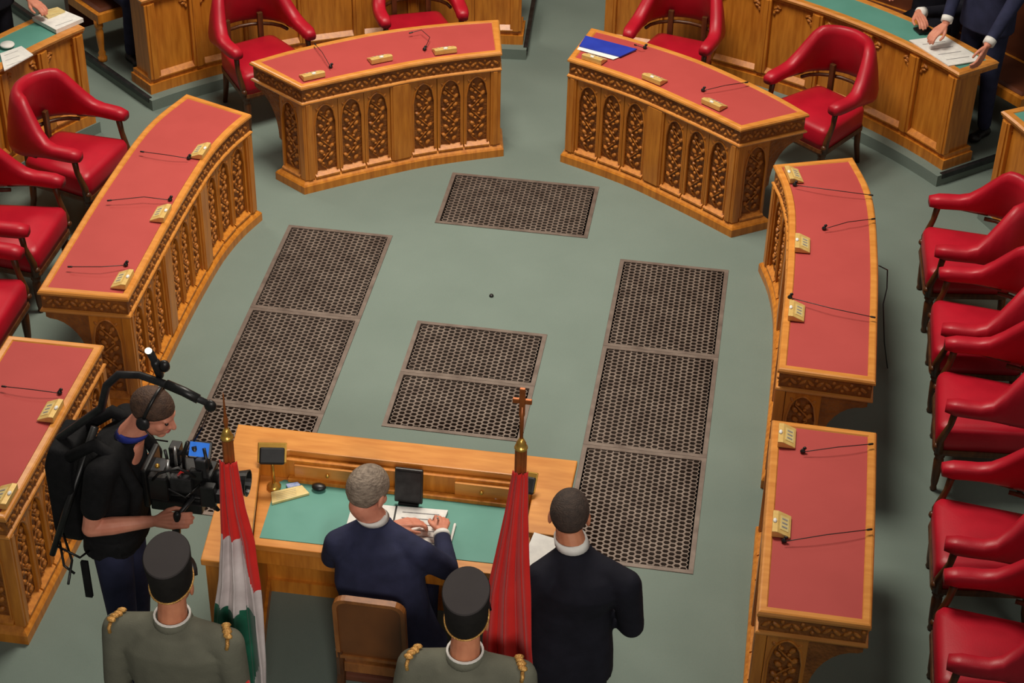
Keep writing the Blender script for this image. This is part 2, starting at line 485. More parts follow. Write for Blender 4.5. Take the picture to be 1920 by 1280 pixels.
# ------------------------------------------------------------------ curved desks
H_ = 0.82
CURVES = {
 'A': ([(.225, 2.85), (.48, 2.735), (.75, 2.595), (.97, 2.45), (1.2, 2.29), (1.45, 2.105)],
       [(.325, 3.34), (.6, 3.245), (.88, 3.125), (1.15, 2.98), (1.435, 2.78), (1.67, 2.59), (1.88, 2.39)]),
 'B': ([(1.675, 1.705), (1.74, 1.485), (1.785, 1.2), (1.80, .86), (1.805, .47), (1.8, 0.), (1.795, -.425)],
       [(2.165, 1.89), (2.265, 1.56), (2.305, 1.26), (2.322, .8), (2.325, .4), (2.32, 0.), (2.315, -.45)]),
 'C': ([(1.785, -.86), (1.785, -1.5), (1.785, -2.285)], [(2.32, -.87), (2.315, -1.5), (2.30, -2.29)]),
}
def resample(pts, n):
    pts = [V((p[0], p[1], 0)) for p in pts]
    P = [2*pts[0]-pts[1]]+pts+[2*pts[-1]-pts[-2]]
    fine = []
    for i in range(1, len(P)-2):
        for k in range(20):
            t = k/20
            a, b, c, d = P[i-1], P[i], P[i+1], P[i+2]
            fine.append(0.5*((2*b)+(c-a)*t+(2*a-5*b+4*c-d)*t*t+(3*b-a-3*c+d)*t**3))
    fine.append(P[-2])
    L = [0]
    for i in range(1, len(fine)): L.append(L[-1]+(fine[i]-fine[i-1]).length)
    out = []; j = 0
    for k in range(n+1):
        s = L[-1]*k/n
        while j < len(L)-2 and L[j+1] < s: j += 1
        u = (s-L[j])/max(1e-9, L[j+1]-L[j])
        out.append(fine[j].lerp(fine[j+1], u))
    return out, L[-1]
DESKS = {}
def desk(kind, sg, label, bays):
    ci, co = CURVES[kind]
    ci = [(sg*x, y) for x, y in ci]; co = [(sg*x, y) for x, y in co]
    N = 24
    I, L = resample(ci, N); O, LO = resample(co, N)
    W = sum(((O[k]-I[k]).length for k in range(N+1)))/(N+1)
    def P(s, t, z):
        f = max(0, min(1, s))*N; k = min(N-1, int(f)); u = f-k
        a = I[k].lerp(I[k+1], u); b = O[k].lerp(O[k+1], u)
        p = a.lerp(b, t)
        if s < 0: p += (a.lerp(b, t)-I[1].lerp(O[1], t)).normalized()*(-s*L)
        if s > 1: p += (a.lerp(b, t)-I[N-1].lerp(O[N-1], t)).normalized()*((s-1)*L)
        return V((p.x, p.y, z))
    c = P(.5, .4, 0)
    t = thing('curved_desk' if kind != 'C' else 'straight_desk', label, 'desk', c, 0, 'carved oak desks around the carpet')
    def ring(ins, z, t0=None, t1=None):
        ds = ins/L; dt = ins/W
        a = (dt if t0 is None else t0+dt); b = (1-dt if t1 is None else t1-dt)
        r = [P(ds+(1-2*ds)*k/N, a, z) for k in range(N+1)]
        return r+[P(1-ds-(1-2*ds)*k/N, b, z) for k in range(N+1)]
    def band(name, prof, m, t0=None, t1=None, closed=True, smooth=False, caps=False):
        mb = MB(); mb.rings([ring(i, z, t0, t1) for i, z in prof], closed=closed, caps=caps)
        return part(name, mb, m, t, world=True, smooth=smooth)
    FW = 0.046
    band('top_frame', [(.012, .786), (.0, .794), (.0, .806), (.006, .816), (.014, .82), (FW-.006, .82), (FW, .813), (FW, .786)], 'woodtop')
    mb = MB()
    ds, dt = FW/L, FW/W
    mb.grid([[P(ds+(1-2*ds)*k/N, dt+(1-2*dt)*j/4, .814) for k in range(N+1)] for j in range(5)])
    part('leather_inlay', mb, 'redtop', t, world=True)
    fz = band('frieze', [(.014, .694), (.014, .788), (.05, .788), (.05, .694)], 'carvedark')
    band('lower_moulding', [(.02, .668), (.004, .674), (.0, .684), (.004, .692), (.014, .697), (.05, .697), (.05, .668)], 'woodtop')
    mb = MB(); mb.grid([[P(.02+.96*k/N, .04+.92*j, .672) for k in range(N+1)] for j in (0, 1)])
    part('underside_board', mb, 'wood', t, world=True)
    # frieze relief
    mb = MB()
    per = [(P(s, .014/W, 0), P(s+.01, .014/W, 0)) for s in [0.03+0.93*k/int(L/.055) for k in range(int(L/.055)+1)]]
    per += [(P(s, 1-.014/W, 0), P(s+.01, 1-.014/W, 0)) for s in [0.03+0.93*k/int(L/.055) for k in range(int(L/.055)+1)]]
    for s in (0.014/L, 1-.014/L): per += [(P(s, q, 0), P(s, q+.02, 0)) for q in [0.09+.80*k/9 for k in range(10)]]
    for k, (a, b) in enumerate(per):
        d = (b-a).normalized()
        R = Matrix.Rotation(math.atan2(d.y, d.x), 3, 'Z') @ Matrix.Rotation(0.7 if k % 2 else -0.7, 3, 'Y')
        mb.ell((a.x, a.y, .741), (.03, .009, .011), R, 6, 4)
        mb.ell((a.x+d.x*.027, a.y+d.y*.027, .741+(.022 if k % 2 else -.022)), (.012, .008, .012), None, 6, 4)
    fc = part('frieze_carving', mb, 'carve', fz, world=True, smooth=True); fc['kind'] = 'stuff'
    TB = 0.26/W
    # carcass
    def bodyring(o_, z, tb): 
        r = [P(o_/L+(1-2*o_/L)*k/N, (o_+.01)/W, z) for k in range(N+1)]
        return r+[P(1-o_/L-(1-2*o_/L)*k/N, tb, z) for k in range(N+1)]
    mb = MB(); mb.rings([bodyring(.045, .02, TB), bodyring(.045, .672, TB)])
    part('carcass', mb, 'wood', t, world=True)
    mb = MB(); mb.rings([bodyring(-.022, 0, TB+.03/W), bodyring(-.022, .055, TB+.03/W), bodyring(-.014, .068, TB+.025/W), bodyring(-.008, .074, TB+.02/W), bodyring(.012, .094, TB)])
    part('plinth', mb, 'wood', t, world=True)
    # panels and pilasters on the inner face
    ctr = V((0, 0.6, 0))
    def face(s):
        p = P(s, 0, 0); d = (P(min(1, s+.01), 0, 0)-P(max(0, s-.01), 0, 0)).normalized()
        n = V((-d.y, d.x, 0))
        ref = ctr-p if kind != 'C' else V((-sg, 0, 0))
        if n.dot(ref) < 0: n = -n
        return p, d, n
    ep, cpw = 0.075, 0.15
    inner = L-2*ep-(bays-1)*cpw
    bw = inner/bays; pw = bw/3
    x = ep
    HP = .672-.094
    def pil(x0, x1):
        p, d, n = face((x0+x1)/2/L)
        mb = MB()
        wd = x1-x0
        R = Matrix(((d.x, n.x, 0), (d.y, n.y, 0), (0, 0, 1)))
        mb.box(p-n*.032+V((0, 0, .094+HP/2)), (wd, .05, HP), R)
        mb.box(p-n*.012+V((0, 0, .094+HP/2)), (wd-.03, .022, HP), R)
        part('pilaster', mb, 'wood', t, world=True, bevel=.003)
    pil(0.012, ep); pil(L-ep, L-.012)
    for b in range(bays):
        for k in range(3):
            s = (x+pw*(k+.5))/L
            p, d, n = face(s)
            put_panel(t, 'carved_panel', round(pw-.004, 3), HP, p-n*.046+V((0, 0, .094)), n)
        x += bw
        if b < bays-1: pil(x, x+cpw); x += cpw
    # ends: carved panel on the body, curved bracket carrying the overhang
    for e in (0, 1):
        a, b = P(e, 0, 0), P(e, 1, 0)
        d = (b-a).normalized()
        n = V((-d.y, d.x, 0))
        tg = P(e, .3, 0)-P(.5, .3, 0)
        if n.dot(tg) < 0: n = -n
        q = a+d*.155-n*.046+V((0, 0, .094))
        put_panel(t, 'end_panel', .19, HP, q, n)
        mb = MB()
        R = Matrix(((d.x, n.x, 0), (d.y, n.y, 0), (0, 0, 1)))
        mb.box(a+d*.03-n*.03+V((0, 0, .094+HP/2)), (.05, .05, HP), R)
        part('corner_post', mb, 'wood', t, world=True, bevel=.003)
        poly = [(.25, .672), (W-.03, .672), (W-.03, .635)]
        for k in range(9):
            an = pi/2*k/8
            poly.append((W-.05-(W-.05-.27)*math.sin(an), .625-.30*(1-math.cos(an))))
        poly += [(.25, .31)]
        T = frame(a-n*.018, d, V((0, 0, 1)), -n)
        mb = MB().prism(poly, 0, .04, T)
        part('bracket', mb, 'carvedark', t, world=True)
    DESKS[kind, sg] = (P, L, W)
    return t
desk('A', -1, 'curved carved desk on the far left of the central aisle', 2)
desk('A', 1, 'curved carved desk with a blue folder on its red top', 2)
desk('B', -1, 'long curved carved desk on the left behind the cameraman', 3)
desk('B', 1, 'long curved carved desk on the right with a bent far end', 3)
desk('C', -1, 'straight carved desk cut by the left picture edge beside the cameraman', 2)
desk('C', 1, 'straight carved desk at the lower right in front of the armchairs', 2)

# ------------------------------------------------------------------ benches and seat rows of the hall
BZ = 0.845
def bench(d0, d1, R, label):
    t = thing('member_bench', label, 'bench', pol(R+.2, (d0+d1)/2, PH), 0, 'benches behind the armchairs')
    D = .36
    n = max(6, int(abs(d1-d0)/2.5))
    e = math.copysign(.55, d1-d0)
    def sec(name, R0, R1, a, b, z0, z1, m):
        mb = MB(); sector(mb, R0, R1, a, b, z0, z1, n); return part(name, mb, m, t, world=True)
    sec('carcass', R+.05, R+.24, d0+e, d1-e, PH, BZ-.03, 'wood')
    sec('base_moulding', R+.0, R+.27, d0, d1, PH, PH+.075, 'wood')
    sec('base_step', R+.018, R+.26, d0+e*.4, d1-e*.4, PH+.075, PH+.11, 'wood')
    sec('cornice', R+.015, R+D, d0, d1, BZ-.055, BZ-.03, 'wood')
    # worktop frame and leather
    mb = MB(); rs = []
    def rg(ins, z):
        dd = math.degrees(ins/R)*(1 if d1 > d0 else -1)
        return [pol(R+ins, d0+dd+(d1-d0-2*dd)*k/n, z) for k in range(n+1)]+[pol(R+D-ins, d1-dd-(d1-d0-2*dd)*k/n, z) for k in range(n+1)]
    mb.rings([rg(.0, BZ-.03), rg(-.004, BZ-.012), rg(.008, BZ), rg(.05, BZ), rg(.054, BZ-.008), rg(.054, BZ-.03)], closed=True)
    part('top_frame', mb, 'woodtop', t, world=True)
    mb = MB(); dd = math.degrees(.052/R)*(1 if d1 > d0 else -1)
    mb.grid([[pol(r, d0+dd+(d1-d0-2*dd)*k/n, BZ-.006) for k in range(n+1)] for r in (R+.05, R+D-.05)])
    part('leather_inlay', mb, 'greentop', t, world=True)
    # front panels with pilasters
    arc = math.radians(abs(d1-d0))*R
    k = max(2, round(arc/.40)); step = (d1-d0)/k
    hz = BZ-.055-(PH+.11)
    for i in range(k+1):
        d = d0+step*i
        if i == 0: d += math.copysign(.9, step)
        if i == k: d -= math.copysign(.9, step)
        p = pol(R+.03, d); nn = (V((0, CY, 0))-p).normalized(); tt = V((-nn.y, nn.x, 0))
        Rm = Matrix(((tt.x, nn.x, 0), (tt.y, nn.y, 0), (0, 0, 1)))
        mb = MB().box(p+V((0, 0, PH+.11+hz/2)), (.085, .05, hz), Rm).box(p+nn*.025+V((0, 0, PH+.11+hz/2)), (.045, .02, hz), Rm)
        part('pilaster', mb, 'wood', t, world=True, bevel=.004)
    for i in range(k):
        d = d0+step*(i+.5)
        p = pol(R+.045, d); nn = (V((0, CY, 0))-p).normalized(); tt = V((-nn.y, nn.x, 0))
        Rm = Matrix(((tt.x, nn.x, 0), (tt.y, nn.y, 0), (0, 0, 1)))
        wd = arc/k-.085
        mb = MB().box(p+V((0, 0, PH+.11+hz/2)), (wd, .02, hz), Rm)
        q = part('front_panel', mb, 'wood', t, world=True)
        mb = MB().add([p+nn*.01+tt*(sx*wd/2)+V((0, 0, PH+.11)) for sx in (-1, 1)]+[p+nn*.045+tt*(sx*wd/2)+V((0, 0, PH+.11)) for sx in (1, -1)]+
                      [p+nn*.01+tt*(sx*wd/2)+V((0, 0, PH+.15)) for sx in (-1, 1)]+[p+nn*.045+tt*(sx*wd/2)+V((0, 0, PH+.12)) for sx in (1, -1)],
                      [(0, 1, 2, 3), (4, 5, 6, 7), (0, 1, 5, 4), (2, 3, 7, 6), (0, 3, 7, 4), (1, 2, 6, 5)])
        part('sill', mb, 'wood', q, world=True)
        for sx in (-1, 1):
            mb = MB()
            for (u, zz, ang) in ((.42, .06, .7), (.36, .05, -.5), (.45, .10, 1.3), (.40, .08, .2)):
                c = p+nn*.014+tt*(sx*wd*u)+V((0, 0, BZ-.055-zz))
                R3 = Rm @ Matrix.Rotation(sx*ang, 3, 'Y')
                mb.ell(c, (.028, .014, .012), R3, 6, 4)
            part('corner_carving', mb, 'carve', q, world=True, smooth=True)
    return t
bench(-49.3, -4.6, 3.77, 'long oak bench with green top behind the far left desk')
bench(4.6, 49.3, 3.77, 'long oak bench with green top and white papers behind the far right desk')
bench(-92, -57.4, 3.70, 'oak bench with green top and piles of papers at the left picture edge')
bench(57.4, 92, 3.70, 'oak bench end with green top at the right picture edge behind the armchairs')

def seatrow(d0, d1, label):
    R0, R1 = 4.40, 4.84
    t = thing('bench_seat', label, 'bench seat', pol(4.5, (d0+d1)/2, PH), 0, 'seat rows behind the benches')
    n = 14
    def sec(name, Ra, Rb, z0, z1, m):
        mb = MB(); sector(mb, Ra, Rb, d0, d1, z0, z1, n); return part(name, mb, m, t, world=True)
    sec('seat_frame', R0, R1, PH+.33, PH+.40, 'wood')
    mb = MB()
    def rg(ins, z):
        dd = math.degrees(ins/R0)*(1 if d1 > d0 else -1)
        return [pol(R0+ins, d0+dd+(d1-d0-2*dd)*k/n, z) for k in range(n+1)]+[pol(R1-ins, d1-dd-(d1-d0-2*dd)*k/n, z) for k in range(n+1)]
    mb.rings([rg(.035, PH+.38), rg(.035, PH+.405), rg(.06, PH+.418)])
    part('seat_pad', mb, 'brownleather', t, world=True)
    sec('backrest', R1, R1+.06, PH+.1, PH+.98, 'brownleather')
    sec('back_rail', R1-.02, R1+.08, PH+.98, PH+1.04, 'wood')
    for i in range(6):
        d = d0+(d1-d0)*(i/5 if 0 < i < 5 else (.008 if i == 0 else .992))
        mb = MB()
        T = Matrix.Translation(pol(R0+.05, d, PH))
        mb.lathe([(.03, 0), (.036, .01), (.036, .035), (.024, .045), (.03, .07), (.02, .09), (.027, .16), (.031, .24), (.024, .27), (.034, .285), (.034, .34)], 10, T)
        part('turned_leg', mb, 'wood', t, world=True, smooth=True)
seatrow(-49.7, -8, 'brown leather seat row with turned legs at the top left, beside the aisle')
seatrow(8, 49.7, 'brown leather seat row behind the standing navy-suited person')

# ------------------------------------------------------------------ armchairs
def chair_proto(label):
    t = thing('armchair', label, 'armchair', (0, 0, 0), 0, 'red leather armchairs')
    # U-shaped padded back and arms, front towards +x
    path = []
    for k in range(7): path.append((.25-.36*k/6, -.285-.012*math.sin(pi*k/6)))
    for k in range(1, 16):
        a = -pi/2-pi*k/16
        path.append((-.11+.27*math.cos(a), .285*math.sin(a)))
    for k in range(7): path.append((-.11+.36*k/6, .285+.012*math.sin(pi*(6-k)/6)))
    n = len(path)
    rs = []
    for i, (x, y) in enumerate(path):
        p0 = path[max(0, i-1)]; p1 = path[min(n-1, i+1)]
        tx, ty = p1[0]-p0[0], p1[1]-p0[1]; l = math.hypot(tx, ty); tx /= l; ty /= l
        nx, ny = ty, -tx                   # outward
        u = max(0.0, min(1.0, (.06-x)/.30)); u = u*u*(3-2*u)
        zt = .675+.265*u; zb = .588-.048*u
        th = .047-.004*u
        if i in (0, n-1): zt -= .012; zb += .012; th *= .75
        lean = .085*u
        ring = []
        for k in range(12):
            a = 2*pi*k/12
            cu, sv = math.cos(a), math.sin(a)
            cu = math.copysign(abs(cu)**.7, cu); sv = math.copysign(abs(sv)**.55, sv)
            z = (zt+zb)/2+sv*(zt-zb)/2
            f = (z-zb)/(zt-zb)
            w_ = th*(1+.25*u*(f-.4))
            o_ = cu*w_+lean*(f-.2)
            ring.append(V((x+nx*o_, y+ny*o_, z)))
        rs.append(ring)
    part('padded_back', MB().rings(rs), 'chair', t, smooth=True)
    # seat
    def rr(hx0, hx1, hy0, hy1, z, r=.05):
        pts = []
        for (cx_, cy_, a0, hy) in ((hx1-r, hy1-r, 0, 0), (hx0+r, hy0-r, 90, 0), (hx0+r, -hy0+r, 180, 0), (hx1-r, -hy1+r, 270, 0)):
            for k in range(4):
                a = math.radians(a0+30*k)
                pts.append(V((cx_+r*math.cos(a), cy_+r*math.sin(a), z)))
        return pts
    mb = MB().rings([rr(-.25, .26, .22, .265, .31), rr(-.25, .265, .22, .27, .36), rr(-.25, .265, .22, .27, .435), rr(-.24, .255, .21, .262, .458), rr(-.2, .22, .17, .22, .472), rr(-.1, .1, .08, .1, .478)])
    part('seat', mb, 'chair', t, smooth=True)
    mb = MB().rings([rr(-.255, .268, .225, .272, .275), rr(-.255, .272, .225, .276, .29), rr(-.255, .268, .225, .272, .312)])
    part('seat_rail', mb, 'chairwood', t)
    for s in (-1, 1):
        mb = MB().lathe([(.014, 0), (.02, .01), (.016, .03), (.021, .06), (.026, .16), (.028, .22), (.022, .235), (.032, .25), (.032, .30)], 10, Matrix.Translation((.225, s*.235, 0)))
        part('leg', mb, 'chairwood', t, smooth=True)
        mb = MB().tube([V((-.255, s*.20, 0)), V((-.225, s*.195, .15)), V((-.215, s*.19, .30))], [.017, .021, .025], 8)
        part('leg', mb, 'chairwood', t, smooth=True)
        mb = MB().tube([V((.235, s*.262, .29)), V((.242, s*.272, .38)), V((.205, s*.282, .50)), V((.19, s*.28, .62))], [.024, .022, .018, .022], 8).ell((.256, s*.268, .335), (.02, .022, .022), None, 8, 6)
        part('arm_post', mb, 'chairwood', t, smooth=True)
        mb = MB().tube([V((.2, s*.28, .597)), V((.05, s*.287, .594)), V((-.12, s*.275, .575))], .014, 6)
        part('arm_rail', mb, 'chairwood', t, smooth=True)
        mb = MB().box((-.27, s*.13, .47), (.028, .04, .34))
        part('back_post', mb, 'chairwood', t, bevel=.004)
    mb = MB().tube([V((-.10-.235*math.sin(pi*k/10), -.265*math.cos(pi*k/10), .545-.012*math.sin(pi*k/10))) for k in range(11)], .013, 6)
    part('back_rail', mb, 'chairwood', t, smooth=True)
    return t
CH = [((2.675, 1.47), (-1, -.04), 'red armchair at the far end of the right row, next to the bench end'),
      ((2.705, .66), (-1, .0), 'red armchair second from the far end of the right row'),
      ((2.715, -.05), (-1, .02), 'red armchair in the middle of the right row, third from either end'),
      ((2.675, -1.165), (-1, .0), 'red armchair second from the near end of the right row'),
      ((2.665, -1.975), (-1, .0), 'red armchair at the near end of the right row, in the bottom right corner'),
      ((1.81, 2.97), (-.62, -.78), 'red armchair at the outer end of the far right desk, in full view'),
      ((.84, 3.545), (-.24, -.97), 'red armchair at the aisle end of the far right desk, behind the blue folder'),
      ((-.905, 3.575), (.39, -.92), 'red armchair at the aisle end of the far left desk'),
      ((-1.865, 2.99), (.66, -.75), 'red armchair at the outer end of the far left desk'),
      ((-2.635, 1.56), (.98, -.2), 'red armchair at the far end of the long left desk, whole seat in view'),
      ((-2.70, .68), (1, -.02), 'red armchair in the middle behind the long left desk, cut by the picture edge'),
      ((-2.655, -.13), (1, .0), 'red armchair behind the near end of the long left desk, only its front in view')]
proto = None
for (mx, my), (fx, fy), lab in CH:
    l = math.hypot(fx, fy); fx /= l; fy /= l
    loc = (mx-fx*.25, my-fy*.25, 0); rz = math.atan2(fy, fx)
    if proto is None:
        proto = chair_proto(lab); proto.location = loc; proto.rotation_euler = (0, 0, rz)
    else: dup(proto, loc, rz, lab)

# ------------------------------------------------------------------ things on the desks
def unit_proto(label):
    t = thing('name_plate', label, 'name plate', (0, 0, 0), 0, 'brass name plates on the desks')
    L2 = .078
    prof = [(-.045, 0), (.045, 0), (.045, .008), (-.02, .036), (-.045, .036)]
    rs = [[V((x, y, z)) for y, z in prof] for x in (-L2, L2)]
    part('wedge_body', MB().rings(rs), 'platebrass', t, bevel=.003)
    sl = math.atan2(-.028, .065)
    R = Matrix.Rotation(sl, 3, 'X')
    part('face_plate', MB().box((0, .0125, .0225), (.10, .044, .004), R), 'cream', t)
    mb = MB()
    for k in range(3): mb.box((-.028+.028*k, .0133, .0242), (.009, .028, .003), R)
    q = part('print_line', mb, 'ink', t); q['kind'] = 'stuff'
    part('white_knob', MB().ell((.0, -.034, .038), (.017, .010, .008), None, 8, 6), 'white', t, smooth=True)
    return t
UN = None
def unit(px, py, kind, sg, label):
    global UN
    p = at(px, py, H_+.02)
    P, L, W = DESKS[kind, sg]
    best = min(((P(s/60, .5, 0)-V((p.x, p.y, 0))).length, s/60) for s in range(61))[1]
    d = (P(min(1, best+.02), 0, 0)-P(max(0, best-.02), 0, 0)).normalized()
    o = P(best, 1, 0)-P(best, 0, 0)
    n = V((-d.y, d.x, 0))
    if n.dot(o) < 0: n = -n
    rz = math.atan2(-n.x, n.y)
    loc = (p.x, p.y, H_)
    if UN is None:
        UN = unit_proto(label); UN.location = loc; UN.rotation_euler = (0, 0, rz)
    else: dup(UN, loc, rz, label)
for a in [(585, 138, 'A', -1, 'flat brass name plate on the far left desk, at its outer end'),
          (712, 107, 'A', -1, 'flat brass name plate in the middle of the far left desk'),
          (833, 91, 'A', -1, 'flat brass name plate on the far left desk, nearest the aisle'),
          (1115, 107, 'A', 1, 'brass name plate on the far right desk, just in front of the blue folder'),
          (1228, 145, 'A', 1, 'brass name plate in the middle of the far right desk'),
          (1340, 192, 'A', 1, 'brass name plate on the far right desk, at its outer end'),
          (375, 281, 'B', -1, 'brass name plate at the far end of the long left desk'),
          (301, 398, 'B', -1, 'brass name plate in the middle of the long left desk'),
          (229, 522, 'B', -1, 'brass name plate at the near end of the long left desk'),
          (1489, 326, 'B', 1, 'brass name plate at the far end of the long right desk'),
          (1505, 455, 'B', 1, 'brass name plate in the middle of the long right desk'),
          (1494, 582, 'B', 1, 'brass name plate at the near end of the long right desk'),
          (94, 768, 'C', -1, 'brass name plate on the desk at the left picture edge, above the cut one'),
          (6, 928, 'C', -1, 'brass name plate cut by the left picture edge'),
          (1476, 816, 'C', 1, 'brass name plate on the lower right desk, at its far end'),
          (1466, 982, 'C', 1, 'brass name plate on the lower right desk, nearer one')]: unit(*a)

def mic(pts, label):
    p = at(*pts[0], H_)
    t = thing('desk_microphone', label, 'microphone', p, 0, 'gooseneck microphones on the desks')
    mb = MB().lathe([(.013, 0), (.014, .004), (.012, .010), (.006, .015), (.004, .022)], 12, Matrix.Translation(p)).ell((p.x+.008, p.y+.004, H_+.022), (.010, .008, .009), None, 8, 6)
    part('base', mb, 'black', t, world=True, smooth=True)
    n = len(pts)
    q = [at(*pts[0], H_+.02)]
    for i in range(1, n):
        a, b = pts[i-1], pts[i]
        for k in range(1, 5):
            u = (i-1+k/4)/(n-1)
            q.append(at(a[0]+(b[0]-a[0])*k/4, a[1]+(b[1]-a[1])*k/4, H_+.02+.014*math.sin(pi*u)+.006*u))
    part('gooseneck', MB().tube(q, .0024, 6), 'black', t, world=True, smooth=True)
    e = q[-1]; d = (q[-1]-q[-2]).normalized()
    part('microphone_head', MB().cap(e-d*.02, e, .0055, .0055, 8), 'black', t, world=True, smooth=True)
for pts, lab in [([(620, 126), (604, 98), (590, 82)], 'thin black microphone at the outer end of the far left desk'),
                 ([(796, 93), (806, 70), (790, 56), (768, 62)], 'black microphone with a curled neck on the far left desk'),
                 ([(1209, 90), (1190, 84)], 'short black microphone beside the blue folder'),
                 ([(1318, 170), (1360, 160), (1402, 154)], 'thin black microphone at the outer end of the far right desk'),
                 ([(354, 297), (310, 290), (264, 284)], 'thin black microphone at the far end of the long left desk'),
                 ([(319, 375), (270, 369), (202, 376)], 'thin black microphone in the middle of the long left desk'),
                 ([(236, 497), (190, 500), (128, 500)], 'thin black microphone at the near end of the long left desk'),
                 ([(1490, 347), (1560, 356), (1636, 366)], 'thin black microphone at the far end of the long right desk'),
                 ([(1545, 429), (1590, 416), (1640, 410)], 'thin black microphone in the middle of the long right desk'),
                 ([(1481, 558), (1560, 578), (1640, 595)], 'thin black microphone at the near end of the long right desk'),
                 ([(1505, 847), (1570, 838), (1636, 832)], 'thin black microphone at the far end of the lower right desk'),
                 ([(1470, 1015), (1550, 1002), (1634, 992)], 'thin black microphone at the near end of the lower right desk'),
                 ([(112, 737), (60, 730), (4, 724)], 'thin black microphone on the desk at the left picture edge')]: mic(pts, lab)
# blue folder with a sheet under it
q = [at(x, y, H_+.006) for x, y in ((1098, 68), (1194, 93), (1163, 107), (1086, 87))]
t = thing('folder', 'bright blue folder lying on the far right desk beside the aisle', 'folder', sum(q, V())/4)
def slab(q, z0, z1): return MB().rings([[V((p.x, p.y, z0)) for p in q], [V((p.x, p.y, z1)) for p in q]])
part('sheet', slab([at(x, y, H_) for x, y in ((1100, 70), (1190, 96), (1150, 112), (1082, 93))], H_+.0005, H_+.003), 'white', t, world=True)
part('cover', slab(q, H_+.003, H_+.012), 'blue', t, world=True)
cb = [at(1648, 498, .80), at(1664, 506, .72), at(1663, 540, .60), at(1656, 570, .55), at(1658, 640, .3), at(1664, 690, .02)]
o = part('cable', MB().tube(cb, .004, 6), 'black', smooth=True)
tag(o, 'thin black cable hanging behind the long right desk', 'cable')

# papers and small things on the hall benches
def paper(label, q, z, th, m='white', name='paper_sheet', cat='papers', n=3):
    ps = [at(x, y, z+th) for x, y in q]
    c = sum(ps, V())/4
    t = thing(name, label, cat, (c.x, c.y, z))
    part('sheets', slab(ps, z+.0005, z+th), m, t, world=True)
    e1 = ps[1]-ps[0]; e2 = ps[3]-ps[0]
    mb = MB()
    for k in range(n):
        a = ps[0]+e1*.15+e2*(.2+.6*k/max(1, n-1)); b = ps[0]+e1*.8+e2*(.2+.6*k/max(1, n-1)); s = e2*.014
        mb.add([V((p.x, p.y, z+th+.0008)) for p in (a, b, b+s, a+s)], [(0, 1, 2, 3)])
    if n:
        r = part('printed_lines', mb, 'ink', t, world=True); r['kind'] = 'stuff'
    return t
paper('large white sheets on the corner of the right bench in front of the navy-suited person', [(1705, 75), (1770, 66), (1844, 112), (1779, 123)], BZ, .008, n=4)
paper('stack of white papers at the aisle corner of the left bench', [(60, 32), (110, 15), (156, 34), (105, 56)], BZ, .03, n=2)
paper('thin brown booklet on the white stack at the left bench corner', [(72, 22), (108, 13), (122, 20), (90, 33)], BZ+.03, .012, m='cream', name='booklet', cat='booklet', n=2)
paper('loose white papers on the left bench at the picture edge', [(0, 100), (40, 86), (62, 102), (8, 132)], BZ, .008, n=3)
o = MB().lathe([(.001, 0), (.045, 0), (.05, .008), (.045, .016), (.001, .018)], 16)
o = part('round_dish', o, 'white', smooth=True); o.location = at(14, 86, BZ+.008)+V((0, 0, .001)); o.location.z = BZ+.009
tag(o, 'small round white dish on the loose papers of the left bench', 'dish')
qq = [at(x, y, BZ+.01) for x, y in ((1712, 52), (1738, 48), (1752, 58), (1724, 63))]
t = thing('tablet', 'black tablet on the green bench top beside a hand', 'tablet', sum(qq, V())/4)
part('case', slab(qq, BZ+.0005, BZ+.012), 'black', t, world=True, bevel=.002)

# ------------------------------------------------------------------ signing desk
TZ = .77
t = thing('signing_desk', 'large oak signing desk with green leather top and raised back edge', 'desk', (0, -1.85, 0))
RZ = .92
ol = [V((-.855, -1.51, 0)), V((.855, -1.49, 0)), V((.85, -2.05, 0)), V((.68, -2.05, 0)), V((.67, -1.69, 0)), V((.55, -1.655, 0)), V((-.55, -1.665, 0)), V((-.68, -1.71, 0)), V((-.53, -2.5, 0)), V((-.755, -2.5, 0))]
def strips(mb, a, b, z0, z1):
    """solid board between polyline a and polyline b"""
    rs = [[V((p.x, p.y, z0)), V((q_.x, q_.y, z0)), V((q_.x, q_.y, z1)), V((p.x, p.y, z1))] for p, q_ in zip(a, b)]
    mb.rings(rs)
mb = MB()
strips(mb, [ol[9], ol[0], V((-.55, -1.507, 0)), V((.55, -1.493, 0)), ol[1], ol[2]], [ol[8], ol[7], ol[6], ol[5], ol[4], ol[3]], RZ-.035, RZ)
part('raised_rim', mb, 'woodtop', t, world=True, bevel=.006)
mb = MB()
strips(mb, [V((-.74, -2.48, 0)), V((-.83, -1.53, 0)), V((.83, -1.51, 0)), V((.825, -2.03, 0))], [V((-.56, -2.48, 0)), V((-.70, -1.70, 0)), V((.69, -1.68, 0)), V((.70, -2.03, 0))], 0.06, RZ-.035)
part('carcass', mb, 'wood', t, world=True)
mb = MB()
strips(mb, [V((-.76, -2.50, 0)), V((-.86, -1.50, 0)), V((.86, -1.48, 0)), V((.85, -2.05, 0))], [V((-.54, -2.50, 0)), V((-.68, -1.72, 0)), V((.67, -1.70, 0)), V((.68, -2.05, 0))], 0, .08)
part('plinth', mb, 'wood', t, world=True)
